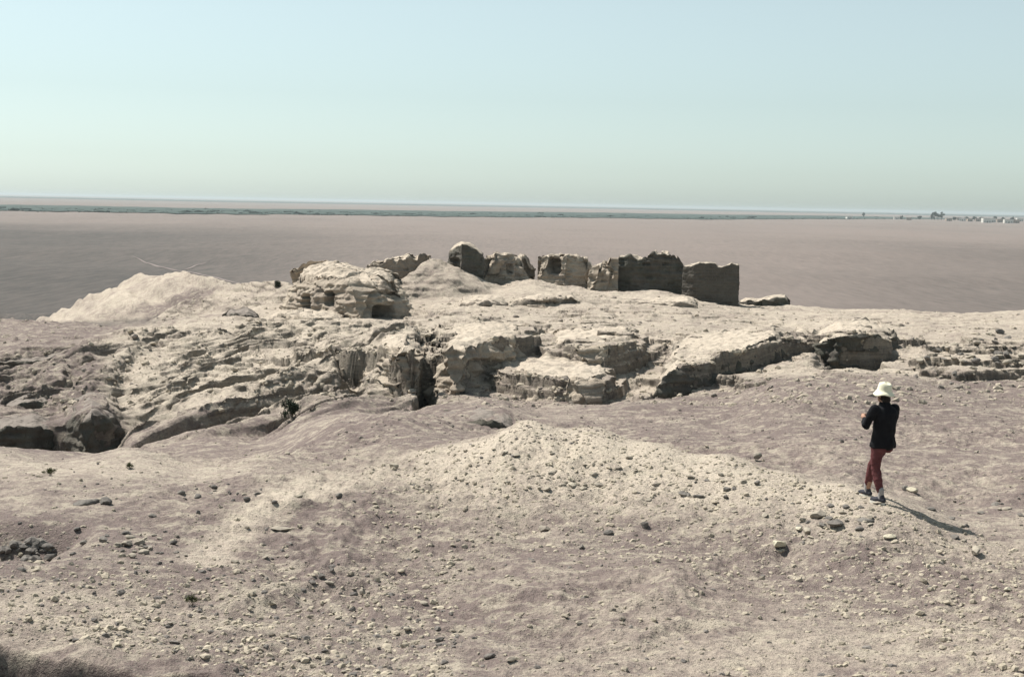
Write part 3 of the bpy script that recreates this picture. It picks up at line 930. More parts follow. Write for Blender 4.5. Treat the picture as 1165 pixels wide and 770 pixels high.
def stone_mesh(seed, mat):
    bm = bmesh.new()
    bmesh.ops.create_icosphere(bm, subdivisions=4, radius=1)
    rg = np.random.default_rng(seed)
    V = np.array([v.co[:] for v in bm.verts])
    for _ in range(11):                                   # broken flat faces
        nn = rg.normal(size=3); nn /= np.linalg.norm(nn)
        h = rg.uniform(.5, .82)
        d = V @ nn - h
        V -= np.outer(np.maximum(d, 0), nn) * .94
    V *= np.array([rg.uniform(.9, 1.25), rg.uniform(.65, .95), rg.uniform(.5, .75)])
    q = V * 2.2 + seed * 3.1
    nv = V / (np.linalg.norm(V, axis=1)[:, None] + 1e-9)
    V += nv * (.05 * perlin(*q.T) + .02 * perlin(*(q * 3).T))[:, None]
    for v, c in zip(bm.verts, V): v.co = c
    me = bpy.data.meshes.new('stone')
    bm.to_mesh(me); bm.free()
    me.materials.append(mat)
    return me


STONES = [stone_mesh(i, M_STONE) for i in range(9)]
STONES_G = [stone_mesh(20 + i, M_STONE_GREY) for i in range(6)]
STONES_P = [stone_mesh(40 + i, M_STONE_PALE) for i in range(3)]


def place_stone(u, v, Y, size, label, group, pool, sink=.25, name='stone', flatz=1.0):
    p = at(u, v, Y)
    x, y = p[0], p[1]
    o = bpy.data.objects.new(name, random.choice(pool))
    o.scale = (size * random.uniform(.8, 1.2), size * random.uniform(.8, 1.2), size * random.uniform(.75, 1.1) * flatz)
    tl = .3 if flatz > .65 else .08
    o.rotation_euler = (random.uniform(-tl, tl), random.uniform(-tl, tl), random.uniform(0, 6.28))
    o.location = (x, y, ground(x, y) + size * (.55 - sink) * flatz)
    COL.objects.link(o)
    tag(o, label, 'stone', group)
    return o


def set_stone(u, v, px, label, pool, group=None, sink=.25, flatz=1.0):
    Y = hit(u, v)
    if Y is None: return None
    return place_stone(u, v, Y, px * .5 * Y / F, label, group, pool, sink, flatz=flatz)


set_stone(886, 622, 20, 'brightest yellowish stone at the foot of the mound, left of the walking person', STONES_P)
set_stone(1012, 612, 18, 'flat buff stone straight below the feet of the walking person', STONES_P, flatz=.6)
set_stone(1038, 559, 17, 'pale yellow stone just right of the walking person\'s shoes', STONES_P, flatz=.7)
set_stone(1030, 558, 11, 'small dark stone touching the pale yellow stone beside the shoes', STONES_G)
set_stone(929, 588, 24, 'big half buried grey boulder on the mound crest below left of the person', STONES, sink=.35)
set_stone(950, 598, 22, 'angular shaded block right of the half buried boulder', STONES_G)
set_stone(985, 594, 19, 'dark slab leaning on the mound between boulder and shoes', STONES_G, flatz=.6)
set_stone(918, 608, 17, 'rounded pale stone directly under the half buried boulder', STONES)
set_stone(908, 603, 12, 'small pale stone left of the rounded stone under the boulder', STONES_P, flatz=.6)
set_stone(861, 524, 13, 'pointed stone standing up on the crest of the bright mound', STONES, sink=.05, flatz=1.3)
set_stone(618, 604, 17, 'light stone alone at the middle of the mound\'s front foot', STONES)
set_stone(662, 624, 11, 'dark stone below right of the light stone at the mound\'s foot', STONES_G)
set_stone(448, 532, 15, 'upright pale stone at the left end of the bright mound', STONES, sink=.35, flatz=1.1)
set_stone(734, 599, 16, 'reddish brown stone pressed into the middle of the mound front', STONES_G)
set_stone(692, 607, 10, 'small dark chip on the mound front left of the brown stone', STONES_G)
set_stone(340, 566, 13, 'pale lone stone at the right side of the footpath', STONES, flatz=.7)
set_stone(320, 602, 22, 'flat greenish slab right of the footpath', STONES, sink=.45, flatz=.55)
set_stone(268, 640, 11, 'light stone where the footpath fades out in front', STONES)
set_stone(302, 635, 10, 'light stone right of the end of the footpath', STONES)
set_stone(98, 573, 26, 'long dark stone slab lying in the left field', STONES_G, flatz=.5)
set_stone(120, 573, 17, 'dark lump at the right end of the long slab in the left field', STONES_G)
set_stone(385, 565, 12, 'dark stone at the top bend of the footpath', STONES_G, flatz=.7)
set_stone(558, 748, 17, 'dark stone with pale neighbour at the bottom edge centre', STONES_G, flatz=.7)
set_stone(582, 752, 15, 'pale stone right of the dark one at the bottom edge centre', STONES, flatz=.7)
set_stone(500, 730, 11, 'dark stone in the gravel left of the bottom centre', STONES_G)
set_stone(413, 678, 12, 'pale stone standing at the edge of the smooth dust hollow', STONES, sink=.1, flatz=1.3)
set_stone(401, 695, 11, 'dark stone left of the smooth dust hollow', STONES_G)
set_stone(1132, 575, 15, 'dark stone near the right edge beyond the person\'s shadow', STONES_G, flatz=.6)
set_stone(1110, 630, 18, 'pale rounded stone below the end of the person\'s shadow', STONES)
set_stone(1146, 672, 12, 'whitish stone near the right edge of the foreground', STONES_P)
set_stone(1085, 612, 14, 'dark stone beside the end of the person\'s shadow', STONES_G, flatz=.6)
# clusters (u centre, v centre, spread u, spread v, count, px lo, px hi, pool, label, group)
CL = [
    (165, 622, 40, 18, 34, 7, 15, STONES_G + STONES, 'grey stone in the scattered cluster left of the footpath', 'stones left of the footpath'),
    (35, 628, 40, 16, 40, 8, 20, STONES_G, 'dark stone in the shaded gully at the left edge', 'stones in the left gully'),
    (245, 562, 45, 8, 16, 5, 12, STONES_G, 'small dark stone in the flat field above the footpath', 'stones in the left field'),
    (640, 540, 90, 28, 34, 5, 14, STONES, 'light stone on the sunlit front of the bright mound', 'stones on the bright mound'),
    (800, 560, 90, 26, 34, 5, 13, STONES + STONES_G, 'small stone strewn along the mound left of the person', 'stones along the mound'),
    (960, 590, 60, 18, 28, 5, 12, STONES + STONES_G, 'small stone on the stony crest around the person\'s feet', 'stones by the person'),
    (1115, 600, 50, 40, 26, 5, 13, STONES_G + STONES, 'small stone on the stony ground right of the person', 'stones right of the person'),
    (1118, 405, 45, 20, 50, 6, 13, STONES_G + STONES, 'broken block in the rubble bank at the right edge', 'rubble bank blocks'),
    (330, 715, 190, 40, 40, 6, 13, STONES + STONES_G, 'small loose stone in the gravel of the near left foreground', 'foreground stones'),
]
for (cu, cv, su, sv, n, lo, hi, pool, lab, grp) in CL:
    for i in range(n):
        u = cu + random.gauss(0, su * .6); v = cv + random.gauss(0, sv * .6)
        u = min(max(u, 3), 1162); v = min(v, 765)
        px = lo + (hi - lo) * random.random() ** 2.2
        set_stone(u, v, px, lab, pool, grp, sink=random.uniform(.25, .6))


def rubble(name, n, zone, smin, smax, mat, seed):
    """uncountable small broken stone: one mesh"""
    rg = np.random.default_rng(seed)
    u, v = zone(rg, n)
    d = _fw[None] + ((u - PW / 2) / F)[:, None] * _R - ((v - PH / 2) / F)[:, None] * _U
    d /= d[:, 1:2]
    # march the sight lines to the ground so that stones lie evenly over what the photo shows
    Ys = np.exp(np.linspace(math.log(11.5), math.log(92), 420))
    Yh = np.full(len(u), np.nan)
    for Y in Ys:
        k = np.isnan(Yh)
        if not k.any(): break
        idx = np.nonzero(k)[0]
        z = height(d[idx, 0] * Y, np.full(len(idx), Y), False)
        hitk = H + d[idx, 2] * Y <= z
        Yh[idx[hitk]] = Y
    ok = ~np.isnan(Yh)
    shade = poly_sdf(d[:, 0] * np.nan_to_num(Yh), np.nan_to_num(Yh), PIT[9][0])
    ok &= shade > .42
    d = d[ok]; Yh = Yh[ok] * (1 + rg.normal(0, .004, ok.sum()))
    x = d[:, 0] * Yh; y = Yh
    n = len(x)
    sc = smin * (smax / smin) ** (rg.random(n) ** 3.6)
    z = height(x, y) + sc * rg.uniform(-.35, .2, n)
    base = ICO_V[None] * (1 + rg.uniform(-.28, .28, (n, 12, 1)))
    base = base * rg.uniform(.6, 1.25, (n, 1, 3)) * np.array([1, 1, .72])
    a = rg.uniform(0, 6.28, n); ca, sa = np.cos(a)[:, None], np.sin(a)[:, None]
    bx = base[..., 0] * ca - base[..., 1] * sa; by = base[..., 0] * sa + base[..., 1] * ca
    V = np.stack([bx, by, base[..., 2]], -1) * sc[:, None, None] + np.stack([x, y, z], -1)[:, None]
    Fc = (ICO_F[None] + (np.arange(n) * 12)[:, None, None]).reshape(-1, 3)
    o = np_mesh(name, V.reshape(-1, 3), Fc, mat, smooth=False)
    structure(o, 'stuff')
    return o


def z_all(rg, n):
    return rg.uniform(-60, 1230, n), 500 + 300 * rg.random(n)


def z_mound(rg, n):
    u = rg.uniform(420, 1165, n)
    crest = np.interp(u, [420, 600, 850, 1000, 1165], [535, 478, 525, 566, 630])
    return u, crest + rg.random(n) ** 1.3 * 150


def z_left(rg, n):
    return rg.uniform(-50, 520, n), 640 + 150 * rg.random(n) ** .8


def z_back(rg, n):
    u = rg.uniform(380, 1200, n)
    return u, 430 + rg.random(n) * 75


def z_ruin(rg, n):
    return rg.uniform(-40, 1200, n), 338 + 125 * rg.random(n)


M_PEB = stone_material('pebbles', (.20, .172, .15), (.44, .39, .295))
M_PEB_B = stone_material('back_pebbles', (.13, .115, .105), (.30, .26, .22))
M_PEB_L = stone_material('mound_pebbles', (.29, .25, .20), (.48, .425, .33))
M_PEB_R = stone_material('brick_crumbs', (.34, .295, .235), (.50, .435, .345))
M_PEB_D = stone_material('dark_pebbles', (.09, .083, .08), (.26, .235, .21))
rubble('gravel', 15000, z_all, .005, .05, M_PEB, 1)
rubble('gravel', 2200, z_all, .006, .05, M_PEB_D, 2)
rubble('gravel', 14000, z_mound, .006, .055, M_PEB_L, 3)
rubble('gravel', 8000, z_left, .005, .055, M_PEB_L, 4)
rubble('gravel', 1800, z_left, .006, .055, M_PEB_D, 5)
rubble('gravel', 4500, z_back, .012, .05, M_PEB_B, 6)
rubble('gravel', 9000, z_ruin, .02, .15, M_PEB_R, 7)
rubble('gravel', 1800, z_ruin, .02, .15, M_PEB_B, 8)

# ------------------------------------------------------------------ small plants
def leaf_material(name, a, b):
    t = NT(name)
    return t.done(t.mix(t.ramp(t.noise(t.pos(), 30, 3), .35, .65), a, b))


M_LEAF = leaf_material('dry_leaf', (.045, .055, .025), (.10, .105, .045))
M_LEAFD = leaf_material('dark_leaf', (.018, .026, .016), (.04, .05, .03))
M_TWIG = leaf_material('twig', (.09, .07, .05), (.16, .13, .09))


def shrub(u, v, px, label, mat, seed, tall=1.0, Y=None, nleaf=700):
    Y = Y or hit(u, v)
    p = at(u, v, Y); s = px * Y / F
    root = empty('shrub', (p[0], p[1], ground(p[0], p[1])))
    tag(root, label, 'shrub')
    rg = np.random.default_rng(seed)
    cl = rg.normal(size=(14, 3)) * np.array([.22, .22, .16]) + np.array([0, 0, .5 * tall])
    c = cl[rg.integers(0, 14, nleaf)] + rg.normal(size=(nleaf, 3)) * .10
    c[:, 2] = np.abs(c[:, 2])
    a = rg.normal(size=(nleaf, 3)); b = rg.normal(size=(nleaf, 3))
    ls = .055 * rg.uniform(.6, 1.3, nleaf)[:, None]
    a = a / np.linalg.norm(a, axis=1)[:, None] * ls * 1.6; b = b / np.linalg.norm(b, axis=1)[:, None] * ls * .6
    V = np.stack([c - a, c + b, c + a, c - b], 1).reshape(-1, 3) * s
    np_mesh('foliage', V, np.arange(len(V)).reshape(-1, 4), mat, smooth=False, parent=root)
    bm = bmesh.new()
    for q in cl[:9]:
        q = Vector(q) * s
        w = s * .018
        r = bmesh.ops.create_cone(bm, segments=5, radius1=w, radius2=w * .4, depth=q.length)
        rot = q.to_track_quat('Z', 'Y').to_matrix().to_4x4()
        bmesh.ops.transform(bm, verts=r['verts'], matrix=rot @ Matrix.Translation((0, 0, q.length / 2)))
    me = bpy.data.meshes.new('stem'); bm.to_mesh(me); bm.free(); me.materials.append(M_TWIG)
    o = bpy.data.objects.new('stem', me); COL.objects.link(o); o.parent = root
    return root


shrub(57, 541, 11, 'small green tuft on the bright field at the far left', M_LEAF, 1)
shrub(333, 495, 21, 'dark green bush in a hollow below the layered slope', M_LEAFD, 2, Y=39.6, nleaf=1400)
shrub(219, 689, 12, 'single dry weed in the gravel at the lower left', M_LEAF, 3, tall=1.3)
shrub(315, 327, 8, 'tiny black bush on the skyline ridge left of the niched massif', M_LEAFD, 4, nleaf=1400)
shrub(148, 533, 8, 'low olive tuft right of the small green tuft', M_LEAF, 5)

# ------------------------------------------------------------------ the person
def remesh_obj(name, verts_faces, voxel, mat, parent, smooth_it=6, displace=0.0, dscale=.1):
    V = []; Fc = []
    for v, f in verts_faces:
        k = len(V); V += [tuple(q) for q in v]; Fc += [tuple(i + k for i in g) for g in f]
    me = bpy.data.meshes.new(name + '_raw'); me.from_pydata(V, [], Fc); me.update()
    o = bpy.data.objects.new(name + '_raw', me); COL.objects.link(o)
    md = o.modifiers.new('r', 'REMESH'); md.mode = 'VOXEL'; md.voxel_size = voxel; md.use_smooth_shade = True
    sm = o.modifiers.new('s', 'SMOOTH'); sm.iterations = smooth_it; sm.factor = .5
    dg = bpy.context.evaluated_depsgraph_get()
    out = bpy.data.meshes.new_from_object(o.evaluated_get(dg))
    bpy.data.objects.remove(o)
    out.name = name; out.materials.clear(); out.materials.append(mat)
    if displace:
        co = np.empty(len(out.vertices) * 3, np.float32); out.vertices.foreach_get('co', co); co = co.reshape(-1, 3).astype(float)
        nn = np.empty(len(out.vertices) * 3, np.float32); out.vertices.foreach_get('normal', nn); nn = nn.reshape(-1, 3)
        f = perlin(co[:, 0] / dscale, co[:, 1] / dscale, co[:, 2] / (dscale * .6)) + .5 * perlin(co[:, 0] / dscale * 2.3, co[:, 1] / dscale * 2.3, co[:, 2] / dscale * 3)
        co += nn * (displace * f)[:, None]
        out.vertices.foreach_set('co', co.astype(np.float32).ravel())
        out.update()
    out.polygons.foreach_set('use_smooth', np.full(len(out.polygons), True))
    r = bpy.data.objects.new(name, out); COL.objects.link(r); r.parent = parent
    return r


def tube(pts, n=20):
    """closed tapered tube through (point, radius) or (point, rx, ry) rings, with rounded ends"""
    P = [Vector(p[0]) for p in pts]; Rr = [p[1] for p in pts]
    rings = []
    V = []; Fc = []
    for i, (c, r) in enumerate(zip(P, Rr)):
        d = (P[min(i + 1, len(P) - 1)] - P[max(i - 1, 0)]).normalized()
        ref = Vector((0, 0, 1)) if abs(d.z) < .9 else Vector((0, 1, 0))
        a = d.cross(ref).normalized(); b = d.cross(a).normalized()
        offs = [(0, 1)]
        if i == 0: offs = [(-.85, .45), (-.5, .85), (0, 1)]
        if i == len(P) - 1: offs = [(0, 1), (.5, .85), (.85, .45)]
        for (o, k) in offs:
            for j in range(n):
                t = 2 * math.pi * j / n
                V.append(c + d * (o * r) + (a * math.cos(t) + b * math.sin(t)) * (r * k))
            rings.append(len(V) - n)
    for q, s in zip(rings[:-1], rings[1:]):
        for j in range(n): Fc.append((q + j, q + (j + 1) % n, s + (j + 1) % n, s + j))
    Fc.append(tuple(rings[0] + j for j in reversed(range(n)))); Fc.append(tuple(rings[-1] + j for j in range(n)))
    return V, Fc


def loft(rings, ax, n=28):
    """upright body section: rings of (centre, half width, half depth); ax = (right, forward)"""
    V = []; Fc = []
    rt, fo = Vector(ax[0]), Vector(ax[1])
    for c, w, d in rings:
        for j in range(n):
            t = 2 * math.pi * j / n
            ct, st = math.cos(t), math.sin(t)
            e = .82
            V.append(Vector(c) + rt * (w * math.copysign(abs(ct) ** e, ct)) + fo * (d * math.copysign(abs(st) ** e, st)))
    for k in range(len(rings) - 1):
        for j in range(n): Fc.append((k * n + j, k * n + (j + 1) % n, (k + 1) * n + (j + 1) % n, (k + 1) * n + j))
    Fc.append(tuple(reversed(range(n)))); Fc.append(tuple((len(rings) - 1) * n + j for j in range(n)))
    return V, Fc


def ball(c, rx, ry, rz, ax=((1, 0, 0), (0, 1, 0))):
    V = []; Fc = []
    n, mm = 24, 14
    rt, fo = Vector(ax[0]), Vector(ax[1])
    for i in range(1, mm):
        ph = math.pi * i / mm
        for j in range(n):
            t = 2 * math.pi * j / n
            V.append(Vector(c) + rt * (rx * math.sin(ph) * math.cos(t)) + fo * (ry * math.sin(ph) * math.sin(t)) + Vector((0, 0, -rz * math.cos(ph))))
    for i in range(mm - 2):
        for j in range(n): Fc.append((i * n + j, i * n + (j + 1) % n, (i + 1) * n + (j + 1) % n, (i + 1) * n + j))
    Fc.append(tuple(reversed(range(n)))); Fc.append(tuple((mm - 2) * n + j for j in range(n)))
    return V, Fc


def cloth(name, a, b, rough=.9, sc=40):
    t = NT(name)
    n = t.noise(t.pos(), sc, 4); n2 = t.noise(t.pos(), 9, 4)
    c = t.mix(t.ramp(n2, .3, .7), a, b)
    t.b.inputs['Roughness'].default_value = rough
    return t.done(c, t.bump(t.math('ADD', n2, t.math('MULTIPLY', n, .2)), .5, .02))


M_SKIN = cloth('skin', (.34, .20, .14), (.40, .24, .17), .6)
M_JACKET = cloth('black_wool', (.006, .006, .008), (.012, .012, .014))
M_TROUS = cloth('maroon_cloth', (.088, .031, .033), (.130, .048, .049))
M_HAT = cloth('white_hat_cloth', (.66, .63, .48), (.78, .75, .58))
M_HATBAND = cloth('hat_band', (.45, .42, .30), (.5, .46, .34))
M_HAIR = cloth('dark_hair', (.012, .010, .009), (.03, .022, .018), .6)
M_SHOE = cloth('dark_canvas', (.03, .03, .04), (.06, .06, .07))
M_SHOEW = cloth('white_rubber', (.6, .58, .52), (.7, .68, .6))
M_SOCK = cloth('grey_sock', (.26, .25, .25), (.36, .34, .33))

PU, PV = 1004, 571
pp = at(PU, PV, hit(PU, PV))
YAW = math.radians(34)
fo = np.array([-math.sin(YAW), math.cos(YAW)]); rt = np.array([math.cos(YAW), math.sin(YAW)])
AX = ((rt[0], rt[1], 0), (fo[0], fo[1], 0))
GZ0 = ground(pp[0], pp[1])
person = empty('person', (pp[0], pp[1], GZ0))
tag(person, 'person in white sun hat, black jacket and maroon trousers walking away over the mound', 'person')


def P(f, r, z): return Vector((fo[0] * f + rt[0] * r, fo[1] * f + rt[1] * r, z))


def gl(f, r):
    q = P(f, r, 0)
    return ground(pp[0] + q.x, pp[1] + q.y) - GZ0


LF, RF = (-.04, -.09), (.44, .13)
gL, gR = gl(*LF), gl(*RF)
hipL, hipR = P(.07, -.07, .90), P(.10, .11, .90)
kneeL, kneeR = P(.08, -.085, .49 + gL * .5), P(.325, .12, .49 + gR * .5)
ankL, ankR = P(LF[0], LF[1], .10 + gL), P(RF[0] - .03, RF[1], .10 + gR)
shL, shR = P(.05, -.185, 1.385), P(.03, .205, 1.375)
elL, elR = P(.14, -.27, 1.13), P(.11, .28, 1.12)
haL, haR = P(.335, -.085, 1.21), P(.36, .09, 1.20)
HC = P(.085, .02, 1.575)
parts = [
    loft([(P(.06, .01, .82), .14, .10), (P(.055, .01, .92), .165, .115), (P(.05, .01, 1.05), .145, .10), (P(.04, .01, 1.2), .16, .11),
          (P(.035, .01, 1.33), .175, .11), (P(.04, .01, 1.40), .13, .085), (P(.045, .01, 1.44), .06, .06)], AX),
    tube([(P(.045, .01, 1.40), .062), (P(.06, .015, 1.47), .054), (P(.075, .02, 1.53), .054)]),
    ball(HC, .076, .095, .115, AX),
    ball(HC + P(.03, 0, -.06), .055, .065, .06, AX),                          # jaw
    tube([(HC + P(.088, 0, .015), .010), (HC + P(.108, 0, -.012), .014), (HC + P(.106, 0, -.03), .013)], 10),   # nose
    ball(HC + P(.086, 0, -.062), .024, .010, .007, AX),                       # lips
    ball(HC + P(.082, .032, .008), .016, .010, .011, AX), ball(HC + P(.082, -.032, .008), .016, .010, .011, AX),  # eyes
    ball(HC + P(-.005, .078, -.01), .012, .022, .032, AX), ball(HC + P(-.005, -.078, -.01), .012, .022, .032, AX),  # ears
    tube([(shL, .055), (P(.11, -.23, 1.26), .046), (elL, .040), (P(.25, -.175, 1.17), .036), (haL, .027)]),
    tube([(shR, .055), (P(.07, .25, 1.25), .046), (elR, .040), (P(.24, .19, 1.16), .036), (haR, .027)]),
    tube([(hipL, .085), (P(.08, -.08, .7), .075), (kneeL, .055), (P(.02, -.09, .32 + gL), .05), (ankL, .036), (P(LF[0], LF[1], .05 + gL), .036)]),
    tube([(hipR, .085), (P(.21, .112, .7), .075), (kneeR, .055), (P(.365, .122, .32 + gR), .05), (ankR, .036), (P(RF[0] - .03, RF[1], .05 + gR), .036)]),
    tube([(P(LF[0] - .04, LF[1], .045 + gL), .032), (P(LF[0] + .08, LF[1], .038 + gL), .034), (P(LF[0] + .15, LF[1] - .01, .03 + gL), .026)]),
    tube([(P(RF[0] - .06, RF[1], .045 + gR), .032), (P(RF[0] + .06, RF[1], .038 + gR), .034), (P(RF[0] + .13, RF[1] + .01, .03 + gR), .026)]),
]
for ha, sg in ((haL, 1), (haR, -1)):                                           # hands, half closed towards each other
    pal = ha + P(.055, .03 * sg, .012)
    parts.append(tube([(ha, .026), (ha + P(.03, .015 * sg, .008), .032), (pal + P(.02, .01 * sg, 0), .030)], 14))
    for k, (dz, ln) in enumerate(((.032, .030), (.012, .034), (-.010, .031), (-.030, .024))):
        b0 = pal + P(.015, .008 * sg, dz)
        k1 = b0 + P(ln, ln * .35 * sg, .004); k2 = k1 + P(ln * .35, ln * .75 * sg, -.002); k3 = k2 + P(-ln * .25, ln * .6 * sg, -.003)
        parts.append(tube([(b0, .0098), (k1, .0092), (k2, .0086), (k3, .0078)], 10))
    t0 = ha + P(.025, .02 * sg, .026)
    parts.append(tube([(t0, .0125), (t0 + P(.03, .03 * sg, .022), .011), (t0 + P(.05, .055 * sg, .022), .009)], 10))
remesh_obj('body', parts, .0065, M_SKIN, person, 3)

remesh_obj('jacket', [
    loft([(P(.055, .015, .805), .198, .158), (P(.055, .015, .86), .200, .160), (P(.05, .015, .98), .178, .135), (P(.04, .015, 1.10), .178, .135),
          (P(.03, .015, 1.22), .190, .135), (P(.028, .012, 1.33), .198, .125), (P(.035, .01, 1.385), .165, .10), (P(.042, .01, 1.43), .095, .085),
          (P(.05, .012, 1.475), .074, .075)], AX),
    tube([(shL, .075), (P(.11, -.225, 1.26), .068), (elL, .062), (P(.235, -.185, 1.165), .054), (P(.295, -.125, 1.195), .045)]),
    tube([(shR, .075), (P(.07, .25, 1.25), .068), (elR, .062), (P(.24, .19, 1.16), .054), (P(.32, .12, 1.19), .045)]),
    tube([(P(-.04, .0, .86), .10), (P(-.03, .01, .93), .085)]),
], .009, M_JACKET, person, 5, .007, .11)
trs = remesh_obj('trousers', [
    loft([(P(.065, .015, .78), .158, .115), (P(.055, .015, .88), .172, .135), (P(.05, .015, .96), .165, .13), (P(.05, .015, 1.02), .155, .12)], AX),
    ball(P(.0, -.07, .81), .085, .070, .09, AX), ball(P(.01, .085, .81), .085, .070, .09, AX),
    tube([(hipL, .100), (P(.075, -.08, .72), .092), (P(.085, -.083, .60), .078), (kneeL, .068), (P(.035, -.09, .36 + gL), .068), (P(-.02, -.09, .19 + gL), .053)]),
    tube([(hipR, .100), (P(.20, .112, .72), .094), (P(.265, .113, .60), .08), (kneeR, .07), (P(.36, .122, .36 + gR), .068), (P(RF[0] - .03, RF[1], .19 + gR), .052)]),
], .008, M_TROUS, person, 5, .007, .09)
for (f0, r0, g0, dr) in ((LF[0], LF[1], gL, -.01), (RF[0] - .02, RF[1], gR, .01)):
    remesh_obj('sock', [tube([(P(f0 - .005, r0, .06 + g0), .043), (P(f0, r0, .12 + g0), .044), (P(f0, r0, .20 + g0), .046)])], .006, M_SOCK, person, 2)
    sh = remesh_obj('shoe', [
        tube([(P(f0 - .055, r0, .05 + g0), .040), (P(f0 + .01, r0, .058 + g0), .046), (P(f0 + .09, r0 + dr, .045 + g0), .043), (P(f0 + .155, r0 + dr, .034 + g0), .032)]),
        tube([(P(f0 - .03, r0, .06 + g0), .042), (P(f0 - .02, r0, .10 + g0), .042)])], .006, M_SHOE, person, 3)
    V, Fc = [], []
    rings = []
    for k, (zz, ex) in enumerate(((-.012, 0), (.022, .003))):
        for j in range(28):
            t = 2 * math.pi * j / 28
            l = .135 * math.cos(t); w = (.046 + .008 * math.cos(t)) * math.sin(t)
            V.append(P(f0 + .052 + l, r0 + w + dr * (.5 + .5 * math.cos(t)), zz + g0))
    Fc = [(j, (j + 1) % 28, 28 + (j + 1) % 28, 28 + j) for j in range(28)] + [tuple(reversed(range(28))), tuple(range(28, 56))]
    me = bpy.data.meshes.new('sole'); me.from_pydata(V, [], Fc); me.update(); me.materials.append(M_SHOEW)
    so = bpy.data.objects.new('sole', me); COL.objects.link(so); so.parent = sh
remesh_obj('hair', [ball(HC + P(-.015, 0, .01), .086, .096, .118, AX), ball(HC + P(-.055, 0, -.065), .075, .050, .075, AX)], .007, M_HAIR, person, 3, .006, .04)
# hat: soft crown and drooping brim, turned on a lathe with a wavy edge
prof = [(.0, .150), (.035, .150), (.068, .142), (.088, .122), (.097, .085), (.102, .045), (.106, .018), (.118, .006), (.136, -.012), (.153, -.034), (.158, -.044),
        (.155, -.047), (.148, -.039), (.132, -.020), (.114, -.004), (.100, .010), (.095, .045), (.088, .09), (.06, .135), (.0, .142)]
V = []; n = 56
for k, (r_, z_) in enumerate(prof):
    for j in range(n):
        t = 2 * math.pi * j / n
        wv = max(0, (r_ - .106)) / .066
        dz = wv * (.020 * math.sin(2 * t + .6) + .010 * math.sin(5 * t)) - .010 * (r_ < .07) * (1 + math.cos(2 * t)) * (z_ > .1)
        kx = 1 + .05 * math.sin(3 * t) * wv
        V.append(P(r_ * math.cos(t) * 1.08 * kx, r_ * math.sin(t) * .95 * kx, z_ + dz))
Fh = grid_faces(len(prof), n, wrap=True)
hat = np_mesh('hat', np.array([v[:] for v in V]), Fh, M_HAT, True, person)
hat.location = HC + P(-.01, 0, .050)
hat.rotation_euler = (math.radians(4), math.radians(5), 0)

# ------------------------------------------------------------------ far plain: fields, track, village
def strip(name, near, far, z, mat, n=160):
    V = []
    for i in range(n + 1):
        t = i / n
        for prof_ in (near, far):
            p = prof_(t)
            V.append((p[0], p[1], z))
    V = np.array(V)
    i = np.arange(n)
    return structure(np_mesh(name, V, np.stack([2 * i, 2 * i + 2, 2 * i + 3, 2 * i + 1], -1), mat, False))


def fieldmat():
    t = NT('green_fields')
    p = t.pos()
    n = t.noise(p, .01, 5, .6, (1, 2, 1))
    return t.done(t.mix(t.ramp(n, .35, .65), (.030, .050, .046), (.060, .080, .068)))


M_FIELD = fieldmat()


def lerp_profile(pts):
    us = [q[0] for q in pts]; ds = [q[1] for q in pts]

    def f(t):
        u = us[0] + (us[-1] - us[0]) * t
        Y = np.interp(u, us, ds) * (1 + .02 * math.sin(u * .021) + .010 * math.sin(u * .083) + .012 * math.sin(u * .37))
        p = at(u, 245, Y)
        return p[0], p[1]
    return f


strip('fields', lerp_profile([(-700, 950), (0, 990), (300, 1090), (580, 1270), (800, 1450), (960, 1900), (1100, 2600)]),
      lerp_profile([(-700, 1500), (0, 1520), (300, 1650), (580, 2100), (800, 2500), (960, 2900), (1100, 2900)]), .5, M_FIELD)
strip('fields', lerp_profile([(-700, 4200), (300, 4600), (800, 5600), (1165, 5200), (1500, 5200)]),
      lerp_profile([(-700, 5600), (300, 7000), (800, 9500), (1165, 9500), (1500, 9500)]), .6, M_FIELD)

rg = np.random.default_rng(77)
n_ = 900
fu = rg.uniform(-150, 1120, n_)
fY = np.interp(fu, [-700, 0, 300, 580, 800, 960, 1100], [950, 990, 1090, 1270, 1450, 1900, 2600]) * (1 + np.abs(rg.normal(0, .16, n_)))
fx = np.array([ray(u_, 245)[0] for u_ in fu]) * fY
hs_ = rg.uniform(.25, .75, n_) * (1 + 1.0 * (rg.random(n_) < .12))
V = ICO_V[None] * (1 + rg.uniform(-.35, .35, (n_, 12, 1))) * np.stack([hs_ * rg.uniform(1.5, 5, n_), hs_ * 2, hs_], -1)[:, None] + np.stack([fx, fY, hs_ * .6], -1)[:, None]
structure(np_mesh('far_scrub', V.reshape(-1, 3), (ICO_F[None] + (np.arange(n_) * 12)[:, None, None]).reshape(-1, 3), M_FIELD, False), 'stuff')

t_ = NT('track_dust')
M_TRACK = t_.done(t_.mix(t_.ramp(t_.noise(t_.pos(), .4, 4), .3, .7), (.19, .160, .150), (.225, .19, .175)))


